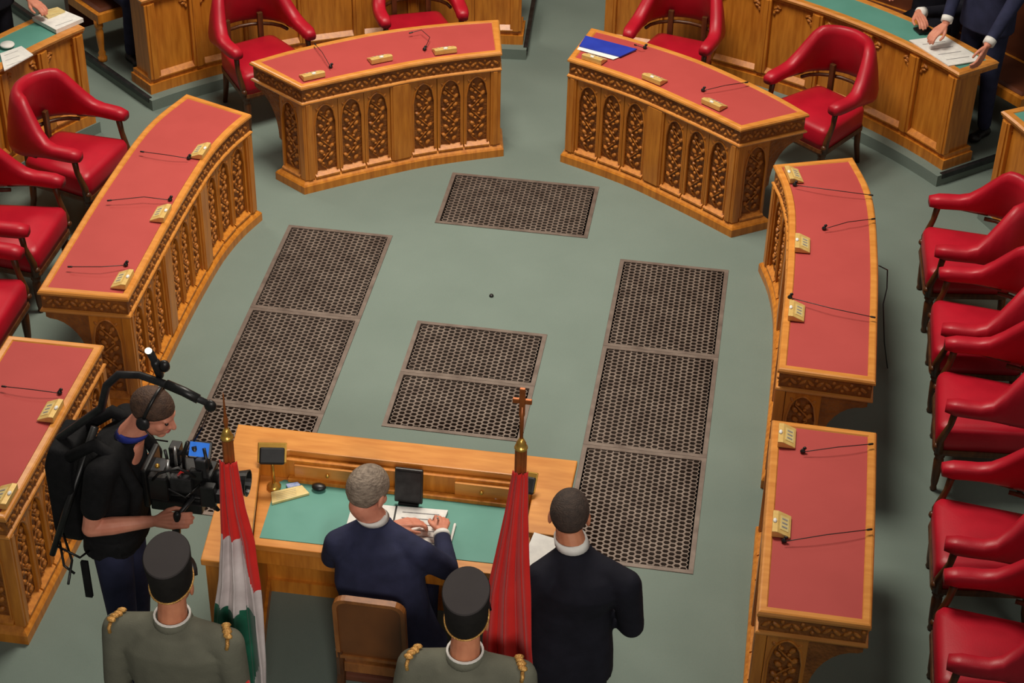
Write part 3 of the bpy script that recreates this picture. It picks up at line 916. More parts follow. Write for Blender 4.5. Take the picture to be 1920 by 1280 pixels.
# writing top
poly = [(-.70, -1.70), (.69, -1.68), (.70, -2.03), (.66, -2.2), (-.60, -2.2), (-.62, -2.1)]
part('table_top', MB().prism(poly, .735, TZ), 'woodtop', t, world=True, bevel=.004)
gp = [(-.60, -1.75), (-.57, -1.72), (.54, -1.70), (.58, -1.74), (.58, -2.13), (-.58, -2.15)]
part('green_inlay', MB().prism(gp, TZ-.002, TZ+.003), 'greentop', t, world=True)
part('apron', MB().box((.03, -2.165, .685), (1.26, .03, .1)), 'wood', t, world=True, bevel=.003)
for (x0, x1, y, lab) in ((-.52, -.18, -1.69, ''), (.28, .55, -1.68, '')):
    d_ = part('drawer', MB().box(((x0+x1)/2, y-.008, .83), (x1-x0, .03, .075)), 'woodtop', t, world=True, bevel=.004)
    part('knob', MB().ell(((x0+x1)/2, y-.03, .83), .011, None, 8, 6), 'brass', d_, world=True, smooth=True)
part('pen_ledge', MB().box((0, -1.715, TZ+.012), (1.1, .035, .024)), 'wood', t, world=True, bevel=.004)
for x, y in ((571, 851), (939, 894)):
    p = at(x, y, .885)
    part('brass_button', MB().box((p.x, -1.672, .872), (.035, .016, .012)), 'brass', t, world=True, bevel=.003)

def lampd(px, py, rz, label, sx=1.0):
    b = at(px, py, TZ+.004)
    t = thing('desk_lamp', label, 'desk lamp', (b.x, b.y, TZ+.004), rz)
    part('base', MB().lathe([(.001, 0), (.034, 0), (.036, .008), (.022, .016), (.01, .03), (.001, .032)], 16), 'brass', t, smooth=True)
    part('stem', MB().tube([V((0, 0, .02)), V((0, 0, .10)), V((0, .006, .17))], .008, 8), 'brass', t, smooth=True)
    R = Matrix.Rotation(-.75, 3, 'X')
    hood = part('shade', MB().box((0, .005, .195), (.125*sx, .02, .085), R), 'black', t, bevel=.012)
    part('brass_rim', MB().box((0, .017, .205), (.142*sx, .01, .1), R), 'brass', hood, bevel=.008)
    return t
lampd(514, 913, .15, 'black-shaded brass desk lamp at the left end of the signing desk')
lampd(988, 968, -.1, 'black-shaded brass desk lamp at the right end of the signing desk behind the red flag', .55)
# screen
c = at(766, 947, TZ+.004)
t = thing('monitor', 'small black monitor standing behind the signing book', 'monitor', (c.x, c.y, TZ+.004), 0)
R = Matrix.Rotation(-.16, 3, 'X')
bz = part('bezel', MB().box((0, .018, .112), (.138, .018, .19), R), 'black', t, bevel=.005)
part('screen', MB().box((0, .008, .114), (.118, .003, .16), R), 'greyblack', bz)
part('stand', MB().box((0, .02, .008), (.1, .06, .014)), 'black', t, bevel=.003)
# papers on the signing desk
paper('cream printed papers at the left end of the signing desk', [(508, 922), (566, 909), (580, 924), (510, 943)], TZ+.003, .012, m='cream', n=5)
paper('blue and white printed card behind the cream papers on the signing desk', [(536, 907), (558, 903), (564, 909), (540, 914)], TZ+.003, .014, m='glassblue', name='printed_card', cat='card', n=2)
p = at(598, 914, TZ+.016)
o = part('computer_mouse', MB().ell((0, 0, .016), (.036, .026, .016), None, 14, 8), 'black', smooth=True); o.location = (p.x, p.y, TZ+.0035)
tag(o, 'rounded black device on the green leather beside the cream papers', 'device')
paper('small white card on the ledge left of the red flag', [(928, 924), (952, 925), (952, 935), (928, 934)], TZ+.024, .006, name='card', cat='card', n=0)
paper('blue and white booklet behind the red flag on the signing desk', [(974, 966), (992, 965), (990, 985), (972, 986)], TZ+.003, .02, m='glassblue', name='booklet', cat='booklet', n=3)
# signing book
bk = [at(x, y, TZ+.02) for x, y in ((662, 940), (748, 947), (722, 1024), (645, 985))]
t = thing('signing_book', 'open white signing book under the hands of the grey-haired person', 'book', at(740, 985, TZ+.003))
gL = [at(x, y, TZ+.02) for x, y in ((662, 940), (742, 948), (726, 1030), (640, 1015))]
gR = [at(x, y, TZ+.02) for x, y in ((742, 948), (840, 956), (806, 1040), (726, 1030))]
part('cover', slab([gL[0], gR[1], gR[2], gL[3]], TZ+.0032, TZ+.007), 'brownleather', t, world=True)
part('page_block', slab(gL, TZ+.007, TZ+.018), 'white', t, world=True)
part('page_block', slab(gR, TZ+.007, TZ+.02), 'white', t, world=True)
a, b = gR[0], gR[3]; s = (gR[1]-gR[0])*.035
part('ribbon', slab([a, a+s, b+s, b], TZ+.0202, TZ+.022), 'black', t, world=True)
mb = MB()
for k in range(6):
    u = .12+.13*k
    a = gR[0].lerp(gR[3], u)+(gR[1]-gR[0])*.15; b = gR[0].lerp(gR[3], u)+(gR[1]-gR[0])*.85; s = (gR[3]-gR[0])*.02
    mb.add([V((p.x, p.y, TZ+.0208)) for p in (a, b, b+s, a+s)], [(0, 1, 2, 3)])
r = part('printed_lines', mb, 'ink', t, world=True); r['kind'] = 'stuff'
a, b = at(853, 983, TZ+.012), at(845, 1015, TZ+.012)
o = part('white_pen', MB().cap(a, b, .007, .006, 8), 'white', smooth=True)
tag(o, 'white pen lying alone on the green leather right of the book', 'pen')

# wooden chair behind the signing desk
t = thing('wooden_chair', 'brown wooden chair with rounded back behind the signing desk', 'chair', (.075, -2.49, 0), 0)
def rrect(hw, z0, z1, y, r):
    pts = []
    for (cx_, cz_, a0) in ((hw-r, z1-r, 0), (-hw+r, z1-r, 90)):
        for k in range(6):
            a = math.radians(a0+18*k); pts.append(V((cx_+r*math.cos(a), y, cz_+r*math.sin(a))))
    return pts+[V((-hw, y, z0)), V((hw, y, z0))]
def lean(pts): return [V((p.x, p.y-.10*(p.z-.45), p.z)) for p in pts]
yb = -.13
part('back_frame', MB().rings([lean(rrect(.165, .58, .985, yb, .06)), lean(rrect(.165, .58, .985, yb-.035, .06)), lean(rrect(.145, .60, .965, yb-.035, .045)), lean(rrect(.145, .60, .965, yb, .045))], closed=True), 'chairbrown', t, smooth=False)
part('back_panel', MB().rings([lean(rrect(.146, .599, .966, yb-.005, .045)), lean(rrect(.146, .599, .966, yb-.026, .045))]), 'chairpanel', t)
part('lower_rail', MB().box((0, yb-.02, .51), (.27, .03, .06)), 'chairbrown', t, bevel=.005)
part('seat', MB().box((0, .06, .412), (.35, .40, .05)), 'brownleather', t, bevel=.015)
for sx in (-1, 1):
    part('leg', MB().tube([V((sx*.15, .24, 0)), V((sx*.15, .24, .39))], [.018, .024], 8), 'chairwood', t)
    part('leg', MB().tube([V((sx*.165, yb-.05, 0)), V((sx*.155, yb-.01, .45)), V((sx*.152, yb-.035, .62))], [.018, .022, .02], 8), 'chairwood', t)

# ------------------------------------------------------------------ flags
def flag(label, px, py, ztip, rows, stripes, finial):
    tip = at(px, py, ztip)
    x0, y0 = tip.x, tip.y
    t = thing('flag', label, 'flag', (x0, y0, 0), 0)
    ct = rows[0][0]-.015
    part('pole', MB().tube([V((0, 0, .05)), V((0, 0, ct+.02))], .014, 10), 'chairwood', t, smooth=True)
    part('stand', MB().lathe([(.001, 0), (.10, 0), (.10, .02), (.05, .05), (.03, .12), (.001, .125)], 20), 'brass', t, smooth=True)
    mb = MB()
    n = 18
    for z0, z1 in ((ct-.01, ct+.11),):
        rs = []
        for z in (z0, z1):
            rs.append([V(((.021+.003*math.cos(6*2*pi*k/36))*math.cos(2*pi*k/36), (.021+.003*math.cos(6*2*pi*k/36))*math.sin(2*pi*k/36), z)) for k in range(36)])
        mb.rings(rs)
    part('fluted_socket', mb, 'copper', t)
    part('finial_ring', MB().lathe([(.001, ct+.108), (.024, ct+.11), (.027, ct+.118), (.024, ct+.126), (.016, ct+.13), (.02, ct+.14), (.014, ct+.152), (.008, ct+.165), (.001, ct+.166)], 16), 'brass', t, smooth=True)
    if finial == 'spear':
        part('spear_tip', MB().lathe([(.006, ct+.16), (.009, ct+.185), (.011, ct+.2), (.006, ct+.23), (.003, ztip-.02), (.001, ztip)], 10), 'copper', t, smooth=True)
    else:
        mb = MB().tube([V((0, 0, ct+.16)), V((0, 0, ztip-.08))], [.007, .009], 8)
        part('cross_stem', mb, 'copper', t, smooth=True)
        part('cross', MB().box((0, 0, ztip-.06), (.022, .014, .13)).box((-.024, 0, ztip-.055), (.026, .0138, .02)).box((.024, 0, ztip-.055), (.026, .0138, .02)), 'copper', t, bevel=.002)
    # cloth: rows (z, xl, xr, depth), pleats across
    NU, NV = 56, 70
    zs = [r[0] for r in rows]
    def interp(z):
        for a, b in zip(rows[:-1], rows[1:]):
            if b[0] <= z <= a[0]:
                u = (a[0]-z)/(a[0]-b[0]); return [a[k]+(b[k]-a[k])*u for k in range(4)]
        return rows[-1]
    grid = []
    for i in range(NV+1):
        z = zs[0]+(zs[-1]-zs[0])*i/NV
        _, xl, xr, dp = interp(z)
        row = []
        for j in range(NU+1):
            u = j/NU
            ph = 2*pi*(3.2*u+.35*math.sin(3*u+1.3*i/NV))
            y = dp*(.62*math.sin(ph)+.25*math.sin(2.1*ph+1))
            x = xl+(xr-xl)*(u+.035*math.sin(2*ph))
            row.append(V((x, y*.55-.022-.03*min(1, i/25)-.02*(1-abs(2*u-1)), z)))
        grid.append(row)
    def mf(i, j):
        z = zs[0]+(zs[-1]-zs[0])*(i+.5)/NV
        return stripes(j/NU, z)
    mb = MB(); mb.grid(grid, mfun=mf)
    o = part('cloth', mb, ['flagred', 'flagwhite', 'flaggreen'], t, smooth=True)
    so = o.modifiers.new('thick', 'SOLIDIFY'); so.thickness = .003
    return t
def hun(u, z):
    if u < .66: return 0 if z > 1.70 else (1 if z > 1.30+.02*math.sin(u*12) else (2 if z > .74 else 1))
    k = (u-.66)/.34
    if z > 1.70-.27*min(1, k*1.6): return 0
    if z > 1.30: return 1
    return 2 if k < .55-.55*max(0, (1.0-z)/.3) else 1
flag('red, white and green flag hanging in folds left of the seated person', 418, 735, 2.40,
     [(2.075, -.034, .034, .02), (1.85, -.045, .055, .035), (1.69, -.05, .085, .05), (1.45, -.075, .10, .06), (1.28, -.105, .105, .065), (1.0, -.13, .105, .07), (.70, -.13, .09, .07)], hun, 'spear')
flag('plain red flag with a bronze cross on top, right of the seated person', 980, 730, 2.50,
     [(2.115, -.028, .03, .02), (1.9, -.055, .035, .035), (1.7, -.085, .045, .05), (1.5, -.115, .06, .06), (1.2, -.13, .075, .07), (.95, -.12, .10, .075), (.70, -.11, .12, .075)], lambda u, z: 0, 'cross')

# ------------------------------------------------------------------ people
def basis(fwd, up=V((0, 0, 1))):
    f = fwd.normalized(); r = f.cross(up).normalized(); u = r.cross(f)
    return r, f, u
def ering(c, r, f, rx, ry, n=20, e=2.4):
    out = []
    for k in range(n):
        a = 2*pi*k/n; ca, sa = math.cos(a), math.sin(a)
        out.append(c+r*(math.copysign(abs(ca)**(2/e), ca)*rx)+f*(math.copysign(abs(sa)**(2/e), sa)*ry))
    return out
def hand(mb, wr, d, n, right, curl=.35, grip=False, sc=1.0):
    d = d.normalized(); n = (n-d*n.dot(d)).normalized()
    th = n.cross(d) if right else -n.cross(d)
    offs = (.030, .010, -.010, -.028); lens = (1.0, 1.1, 1.03, .82)
    for o_, l in zip(offs, lens):
        k0 = wr+(d*.082+th*o_-n*.002)*sc
        mb.cap(wr+th*o_*.5*sc+d*.01, k0, .0135*sc, .0125*sc, 8)
        p = k0; ang = curl*.4
        for seg, c in ((.044, 1.0), (.028, 1.3), (.021, 1.0)):
            v = d*math.cos(ang)-n*math.sin(ang)
            q = p+v*seg*l*sc
            mb.cap(p, q, .0098*sc, .0086*sc, 8)
            p = q; ang += curl*c
    a = wr+(d*.025+th*.022-n*.006)*sc
    b = a+(d*.035+th*.026-n*.010)*sc
    c = b+(d*.030+th*.008-n*.010)*sc
    e = c+(d*.022-th*.004-n*.006*(1+curl))*sc
    mb.cap(a, b, .0145*sc, .012*sc, 8); mb.cap(b, c, .0115*sc, .0105*sc, 8); mb.cap(c, e, .0105*sc, .009*sc, 8)
def head_geo(mb, c, T, neckbase):
    def E(p, r): mb.ell(T @ V(p), r, T.to_3x3(), 16, 12)
    def C(a, b, r0, r1): mb.cap(T @ V(a), T @ V(b), r0, r1, 10)
    E((0, -.014, .028), (.077, .096, .090)); E((0, .022, -.030), (.063, .070, .084)); E((0, .062, -.088), (.030, .026, .022))
    E((0, .070, .022), (.052, .022, .016)); E((-.040, .052, -.022), (.022, .026, .024)); E((.040, .052, -.022), (.022, .026, .024))
    C((0, .088, .010), (0, .108, -.026), .009, .0135); E((0, .090, -.032), (.020, .014, .010))
    E((0, .082, -.058), (.026, .014, .012))
    for s in (-1, 1):
        mb.ell(T @ V((s*.079, -.008, -.008)), (.010, .021, .033), (T.to_3x3() @ Matrix.Rotation(s*.25, 3, 'Z')), 10, 8)
    mb.cap(neckbase, T @ V((0, -.025, -.06)), .062, .056, 14)
def hair_geo(T, front=.055, side=.012, back=-.055, k=1.07):
    mb = MB(); n = 28; m = 9
    rx, ry, rz = .077*k, .096*k, .090*k
    rs = []
    for i in range(1, m+2):
        ring = []
        for j in range(n):
            az = 2*pi*j/n
            fy = math.sin(az)
            lim = side+(front-side)*max(0, fy)**1.2 if fy > 0 else side+(back-side)*min(1, -fy*1.25)
            zl = max(-.98, min(.98, (lim-.028)/rz))
            pm = math.acos(zl)
            f = min(i, m)/m
            ph = pm*f
            s = 1.0 if i <= m else .9
            if i == m: s = .985
            ring.append(T @ V((rx*s*math.sin(ph)*math.cos(az), -.014+ry*s*math.sin(ph)*math.sin(az), .028+rz*(s if i > m else 1)*math.cos(ph))))
        rs.append(ring)
    mb.rings(rs)
    return mb
def person(label, base, J, top='navy', legs='navy', skin='skin', hair='darkhair', sleeve='long', collar='white', shoes='black', hem=None, hairk=1.07, hairline=(.055, .012, -.055), extra=None, voxel=.011, hs=1.0):
    t = thing('person', label, 'person', base, 0)
    J = {k: V(v) for k, v in J.items()}
    r, f, u = basis(J['face'])
    T = frame(J['head'], r*hs, f*hs, u*hs)
    tr = J['shR']-J['shL']; tr.z = 0; tr.normalize()
    tf = V((0, 0, 1)).cross(tr)            # torso forward
    # --- body (skin)
    mb = MB(); head_geo(mb, J['head'], T, J['neck'])
    body = remesh(mb, .0048, 4)
    for s in 'LR':
        mb = MB()
        el, wr = J['el'+s], J['wr'+s]
        d = (wr-el).normalized()
        mb.cap(J['sh'+s].lerp(el, .35), el, .047, .041, 12); mb.cap(el, el.lerp(wr, .35), .041, .042, 12); mb.cap(el.lerp(wr, .35), wr, .042, .027, 12)
        hand(mb, wr+d*.012, J.get('hd'+s, d), J.get('hn'+s, V((0, 0, 1))), s == 'R', J['curl'+s].x if 'curl'+s in J else .35)
        q = remesh(mb, .0042, 3)
        body.add(q.v, q.f)
    mb = MB()
    mb.rings([ering(J['pel'], tr, tf, .15, .105), ering(J['pel'].lerp(J['chest'], .5), tr, tf, .135, .095), ering(J['chest'], tr, tf, .15, .10), ering(J['neck']-V((0, 0, .02)), tr, tf, .07, .06)])
    for s in 'LR':
        mb.cap(J['hp'+s], J['kn'+s], .065, .045, 10); mb.cap(J['kn'+s], J['an'+s], .046, .034, 10)
    q = remesh(mb, .02, 1); body.add(q.v, q.f)
    bo = part('body', body, skin, t, world=True, smooth=True)
    for s in (-1, 1): part('eye', MB().ell(T @ V((s*.031, .078, .004)), .0095, None, 8, 6), 'eye', bo, world=True, smooth=True)
    part('lips', MB().ell(T @ V((0, .092, -.058)), (.022, .008, .006), T.to_3x3(), 10, 6), 'lip', bo, world=True, smooth=True)
    if hair: part('hair', hair_geo(T, *hairline, k=hairk), hair, t, world=True, smooth=True)
    # --- upper garment
    mb = MB()
    pel, ch, nk = J['pel'], J['chest'], J['neck']
    sm = (J['shL']+J['shR'])/2
    hemp = J['hem'] if 'hem' in J else pel-V((0, 0, .10))
    sw = (J['shR']-J['shL']).length/2; bw = J['bulk'].x if 'bulk' in J else 1.0
    mb.rings([ering(hemp, tr, tf, .198*bw, .142), ering(pel, tr, tf, .192*bw, .14), ering(pel.lerp(ch, .45), tr, tf, .180*bw, .130), ering(ch, tr, tf, sw*.98*bw, .140), ering(sm.lerp(ch, .25), tr, tf, sw*.94*bw, .122), ering(sm+V((0, 0, .035)), tr, tf, sw*.66, .08), ering(nk+V((0, 0, .0)), tr, tf, .070, .068)])
    for s in 'LR':
        sh, el, wr = J['sh'+s], J['el'+s], J['wr'+s]
        mb.cap(nk.lerp(sh, .3)-V((0, 0, .03)), sh, .062, .066, 14)
        if sleeve == 'long':
            mb.cap(sh, el, .068, .056, 14); mb.cap(el, el.lerp(wr, .9), .056, .040, 14)
        else:
            mb.cap(sh, sh.lerp(el, .60), .070, .064, 14)
    part('jacket' if sleeve == 'long' else 'polo_shirt', remesh(mb, voxel, 5), top, t, world=True, smooth=True)
    if collar:
        cr, cf, cu = basis(tf, (T @ V((0, -.02, -.05))-nk).normalized()); cr = tr
        cz = ((T @ V((0, -.025, -.06)))-nk).normalized()
        mb = MB()
        rs = []
        for h, k in ((.0, .073), (.034, .068), (.034, .061), (.0, .064)):
            rs.append(ering(nk+cz*(.008+h), tr, tf.lerp(tf, 1), k, k*1.04, 24, 2))
        mb.rings(rs, closed=True)
        part('shirt_collar', mb, collar, t, world=True, smooth=True)
        if sleeve == 'long' and collar == 'white':
            for s in 'LR':
                el, wr = J['el'+s], J['wr'+s]
                part('cuff', MB().tube([el.lerp(wr, .88), el.lerp(wr, .99)], [.0415, .040], 14), 'white', t, world=True, smooth=True)
    # --- trousers, shoes
    mb = MB()
    mb.rings([ering(pel-V((0, 0, .09)), tr, tf, .155, .11), ering(pel+V((0, 0, .08)), tr, tf, .16, .115)])
    for s in 'LR':
        mb.cap(J['hp'+s], J['kn'+s], .092, .068, 14); mb.cap(J['kn'+s], J['an'+s]+V((0, 0, .03)), .066, .05, 14)
    part('trousers', remesh(mb, .013, 4), legs, t, world=True, smooth=True)
    for s in 'LR':
        an = J['an'+s]; td = J.get('toe', tf)
        td = V((td.x, td.y, 0)).normalized()
        sd = V((-td.y, td.x, 0))
        z0 = base[2]
        mb = MB().ell(V((an.x, an.y, z0+.045))+td*-.02, (.05, .05, .045), None, 12, 8)
        mb.ell(V((an.x, an.y, z0+.035))+td*.10, (.048, .048, .034), None, 12, 8)
        mb.cap(V((an.x, an.y, z0+.04))-td*.03, V((an.x, an.y, z0+.036))+td*.12, .042, .034, 12)
        q = remesh(mb, .01, 3)
        for p in q.v: p.z = max(p.z, z0+.001)
        part('shoe', q, shoes, t, world=True, smooth=True)
    return t, T, J, tr, tf
def standing(x, y, z0, ang, h=1.78, shw=.40, **kw):
    """neutral standing joints, facing direction ang (0 = +y, counter-clockwise)"""
    k = h/1.78
    Rz = Matrix.Rotation(ang, 3, 'Z'); o = V((x, y, z0))
    def L(a, b, c): return o+Rz @ V((a*k, b*k, c*k))
    hw = shw/2
    J = dict(head=L(0, .03, 1.655), face=Rz @ V((0, 1, -.12)), neck=L(0, -.015, 1.49), shL=L(-hw, -.02, 1.43), shR=L(hw, -.02, 1.43), chest=L(0, 0, 1.25), pel=L(0, 0, .98),
             elL=L(-hw-.05, -.05, 1.14), elR=L(hw+.05, -.05, 1.14), wrL=L(-hw-.045, .03, .89), wrR=L(hw+.045, .03, .89), hdL=V((0, 0, -1)), hdR=V((0, 0, -1)), hnL=Rz @ V((-1, 0, 0)), hnR=Rz @ V((1, 0, 0)),
             hpL=L(-.085, 0, .92), hpR=L(.085, 0, .92), knL=L(-.10, .01, .50), knR=L(.10, .01, .50), anL=L(-.11, -.02, .08), anR=L(.11, -.02, .08), toe=Rz @ V((0, 1, 0)), hem=L(0, 0, .84))
    J.update(kw)
    return J, L
def seated(x, y, z0, ang, seat, shw=.40, **kw):
    Rz = Matrix.Rotation(ang, 3, 'Z'); o = V((x, y, z0))
    def L(a, b, c): return o+Rz @ V((a, b, c))
    hw = shw/2; s = seat+.10
    J = dict(head=L(0, .10, s+.70), face=Rz @ V((0, 1, -.2)), neck=L(0, .04, s+.53), shL=L(-hw, .02, s+.47), shR=L(hw, .02, s+.47), chest=L(0, .01, s+.30), pel=L(0, -.02, s+.03),
             elL=L(-hw-.05, .08, s+.20), elR=L(hw+.05, .08, s+.20), wrL=L(-hw+.03, .30, s+.22), wrR=L(hw-.03, .30, s+.22),
             hpL=L(-.09, .02, s), hpR=L(.09, .02, s), knL=L(-.12, .42, s), knR=L(.12, .42, s), anL=L(-.12, .40, .08), anR=L(.12, .40, .08), toe=Rz @ V((0, 1, 0)), hem=L(0, -.02, s-.07))
    J.update(kw)
    return J, L

# seated signer
J, L = seated(.08, -2.44, 0, 0, .44)
J.update(head=at(690, 922, 1.26), face=V((.42, .8, -.42)), neck=at(702, 971, 1.11), shL=at(634, 1018, 1.01), shR=at(788, 1038, 1.01), bulk=V((1.13, 0, 0)), chest=V((.06, -2.40, .83)), pel=V((.12, -2.42, .58)),
         elL=V((-.185, -2.30, .85)), wrL=at(734, 986, .868), hdL=V((.8, .5, -.1)), hnL=V((-.1, .1, 1)), elR=at(838, 1066, .865), wrR=at(828, 1000, .872), hdR=V((-.12, .9, -.05)), hnR=V((.3, 0, 1)), curlR=V((.85, 0, 0)), curlL=V((.4, 0, 0)), hem=V((.16, -2.42, .49)))
t, T, J, tr, tf = person('grey-haired person in a navy suit seated at the desk, signing the open book', (.10, -2.45, 0), J, 'navy', 'navy', 'skin', 'greyhair', hairk=1.08, hairline=(.05, -.002, -.075), hs=1.09)
a = J['wrR']+V((-.03, .085, -.005))
o = part('fountain_pen', MB().cap(a+V((.0, .03, -.03)), a+V((.0, -.03, .05)), .0045, .005, 8), 'silver', smooth=True)
tag(o, 'slim silver pen held by the signing person over the book', 'pen')

# standing person on the right
J, L = standing(.985, -2.80, 0, 0, 1.80, .40)
J.update(head=at(1068, 966, 1.665), face=V((-.06, .95, -.22)), neck=at(1074, 1022, 1.555), shL=at(1016, 1080, 1.44), shR=at(1174, 1096, 1.44), elL=V((.715, -2.82, 1.17)), wrL=V((.80, -2.56, 1.10)), elR=at(1184, 1172, 1.14), wrR=V((1.06, -2.55, 1.08)),
         hdL=V((.4, .8, .0)), hdR=V((-.6, .7, 0)), hnL=V((-.6, .2, .7)), hnR=V((.6, .2, .7)))
person('dark-haired person in a black suit standing with their back turned beside the red flag', (.985, -2.80, 0), J, 'blacksuit', 'blacksuit', 'skin2', 'fadehair', hairline=(.055, .012, -.036))
c = V((.83, -2.44, 1.10))
t = thing('document_folder', 'brown folder with white papers held in front of the black-suited person', 'folder', c)
Rf = Matrix.Rotation(.25, 3, 'X') @ Matrix.Rotation(-.2, 3, 'Z')
part('cover', MB().box(c+V((.05, 0, 0)), (.26, .20, .012), Rf), 'brownleather', t, world=True, bevel=.003)
part('sheets', MB().box(c+V((-.03, .03, .012)), (.14, .22, .008), Rf), 'white', t, world=True)

# guards
def guard(label, hx, hy, shl, shr, nb):
    hd = at(hx, hy, 1.635)
    J, L = standing(hd.x, hd.y-.03, 0, 0, 1.76, .42)
    J['head'] = hd; J['face'] = V((0, 1, -.06))
    J['neck'] = V((hd.x, hd.y-.045, 1.485)); 
    J['shL'] = at(*shl, 1.425); J['shR'] = at(*shr, 1.425)
    t, T, J, tr, tf = person(label, (hd.x, hd.y-.03, 0), J, 'tunic', 'tunic', 'skin2', 'darkhair', collar=None, hairline=(.05, .0, -.045), hairk=1.04)
    nk = J['neck']
    mb = MB(); mb.rings([ering(nk+V((0, 0, .012+h)), tr, tf, k, k*1.02, 24, 2) for h, k in ((-.03, .084), (.012, .074), (.012, .066), (-.03, .07))], closed=True)
    cl = part('stand_collar', mb, 'tunic', t, world=True, smooth=True)
    mb = MB(); mb.rings([ering(nk+V((0, 0, .022+h)), tr, tf, k, k*1.02, 24, 2) for h, k in ((0, .0745), (.006, .0745), (.006, .066), (0, .066))], closed=True)
    part('white_liner', mb, 'white', cl, world=True)
    for s in (-1, 1):
        sh = J['shL' if s < 0 else 'shR']
        base = sh+V((s*.012, 0, .062))
        mb = MB()
        for k in range(4):
            mb.ell(base+V((-s*.008*k, -.030+.02*k, .010+.004*math.sin(k*2))), (.021, .014, .010), Matrix.Rotation(.5*(k % 2)-.25, 3, 'Z'), 8, 6)
        mb.tube([base+V((s*.0, -.04, .002)), base+V((s*.004, -.055, -.015)), base+V((0, -.06, -.035))], .008, 6)
        part('shoulder_knot', mb, 'gold', t, world=True, smooth=True)
    return t, T, J
def shako(label, T, J):
    c = T @ V((0, -.014, .030))
    t = thing('guard_cap', label, 'cap', c, 0)
    tilt = Matrix.Rotation(.36, 3, 'X')
    def rg(z, rx, ry, tl, dy=0):
        R = Matrix.Rotation(tl, 3, 'X')
        return [c+V((0, dy, z))+R @ V((rx*math.cos(2*pi*k/36), ry*math.sin(2*pi*k/36), 0)) for k in range(36)]
    mb = MB(); mb.rings([rg(-.012, .083, .104, .26), rg(.05, .087, .108, .28, -.004), rg(.145, .0935, .108, .34, -.018), rg(.150, .088, .101, .34, -.018)], caps=False)
    part('band', mb, 'hat', t, world=True, smooth=True)
    mb = MB(); mb.rings([rg(.146, .092, .106, .34, -.018), rg(.153, .089, .103, .34, -.019), rg(.154, .04, .05, .34, -.019)])
    part('crown_disc', mb, 'hattop', t, world=True)
    pts = rg(-.006, .0855, .1065, .26)
    part('gold_cord', MB().tube(pts+[pts[0]], .0042, 6), 'gold', t, world=True, smooth=True)
    mb = MB(); pk = []
    R = Matrix.Rotation(.26, 3, 'X')
    for k in range(13):
        a = pi*(.12+.76*k/12)
        pk.append((c+V((0, 0, -.012))+R @ V((.085*math.cos(a), .105*math.sin(a), 0)), c+V((0, 0, -.035))+R @ V((.095*math.cos(a), .15*math.sin(a)+.01, 0))))
    mb.grid([[a for a, b in pk], [b for a, b in pk]])
    o = part('peak', mb, 'black', t, world=True, smooth=True)
    so = o.modifiers.new('thick', 'SOLIDIFY'); so.thickness = .004
t, T, J = guard('guard in a grey-green tunic with gold shoulder knots at the lower left, seen from behind', 324, 1093, (222, 1176), (428, 1206), 0)
shako('tall black guard cap with gold cord on the left guard', T, J)
t2, T2, J2 = guard('guard in a grey-green tunic at the bottom centre, behind the wooden chair', 876, 1160, (775, 1245), (976, 1266), 0)
shako('tall black guard cap with gold cord on the guard at the bottom centre', T2, J2)
p = J['elR']+V((.045, -.02, .08))
part('sleeve_badge', MB().ell(p, (.012, .03, .035), None, 10, 6).ell(p+V((.006, -.02, -.05)), (.012, .022, .022), None, 10, 6), 'flagred', t, world=True, smooth=True)

# cameraman
hd = at(288, 772, 1.69)
J, L = standing(-1.16, -2.44, 0, -pi/2, 1.80, .40)
cy_ = hd.y
J.update(head=hd, face=V((.93, -.12, -.38)), neck=V((hd.x-.12, cy_-.0, 1.545)), shL=V((-1.14, cy_+.20, 1.47)), shR=V((-1.13, cy_-.20, 1.47)), chest=V((-1.14, cy_, 1.28)), pel=V((-1.17, cy_, 1.0)),
         elR=V((-1.19, cy_-.24, 1.18)), wrR=V((-.93, cy_-.17, 1.20)), hdR=V((.96, .12, .05)), hnR=V((.1, -.8, .6)), curlR=V((.45, 0, 0)), elL=V((-1.15, cy_+.25, 1.19)), wrL=V((-.92, cy_+.14, 1.24)), hdL=V((.9, -.3, .1)), hnL=V((0, .8, .5)),
         hem=V((-1.18, cy_, .93)))
t, T, J, tr, tf = person('camera operator in a black short-sleeved shirt and navy trousers, facing right', (-1.16, -2.44, 0), J, 'blackcloth', 'navy', 'skin', 'brownhair', sleeve='short', collar='bluecollar', hairline=(.05, .006, -.05), hairk=1.06)
hs = part('headset', MB().tube([T @ V((.092*math.cos(a), -.012, .030+.108*math.sin(a))) for a in [pi*k/14 for k in range(15)]], .008, 8), 'black', t, world=True, smooth=True)
for s in (-1, 1):
    part('ear_cup', MB().ell(T @ V((s*.090, -.008, -.004)), (.020, .032, .036), T.to_3x3(), 12, 8), 'greyblack', hs, world=True, smooth=True)
part('boom_microphone', MB().tube([T @ V((.094, .0, -.02)), T @ V((.088, .06, -.06)), T @ V((.05, .115, -.07))], .004, 6), 'black', hs, world=True, smooth=True)
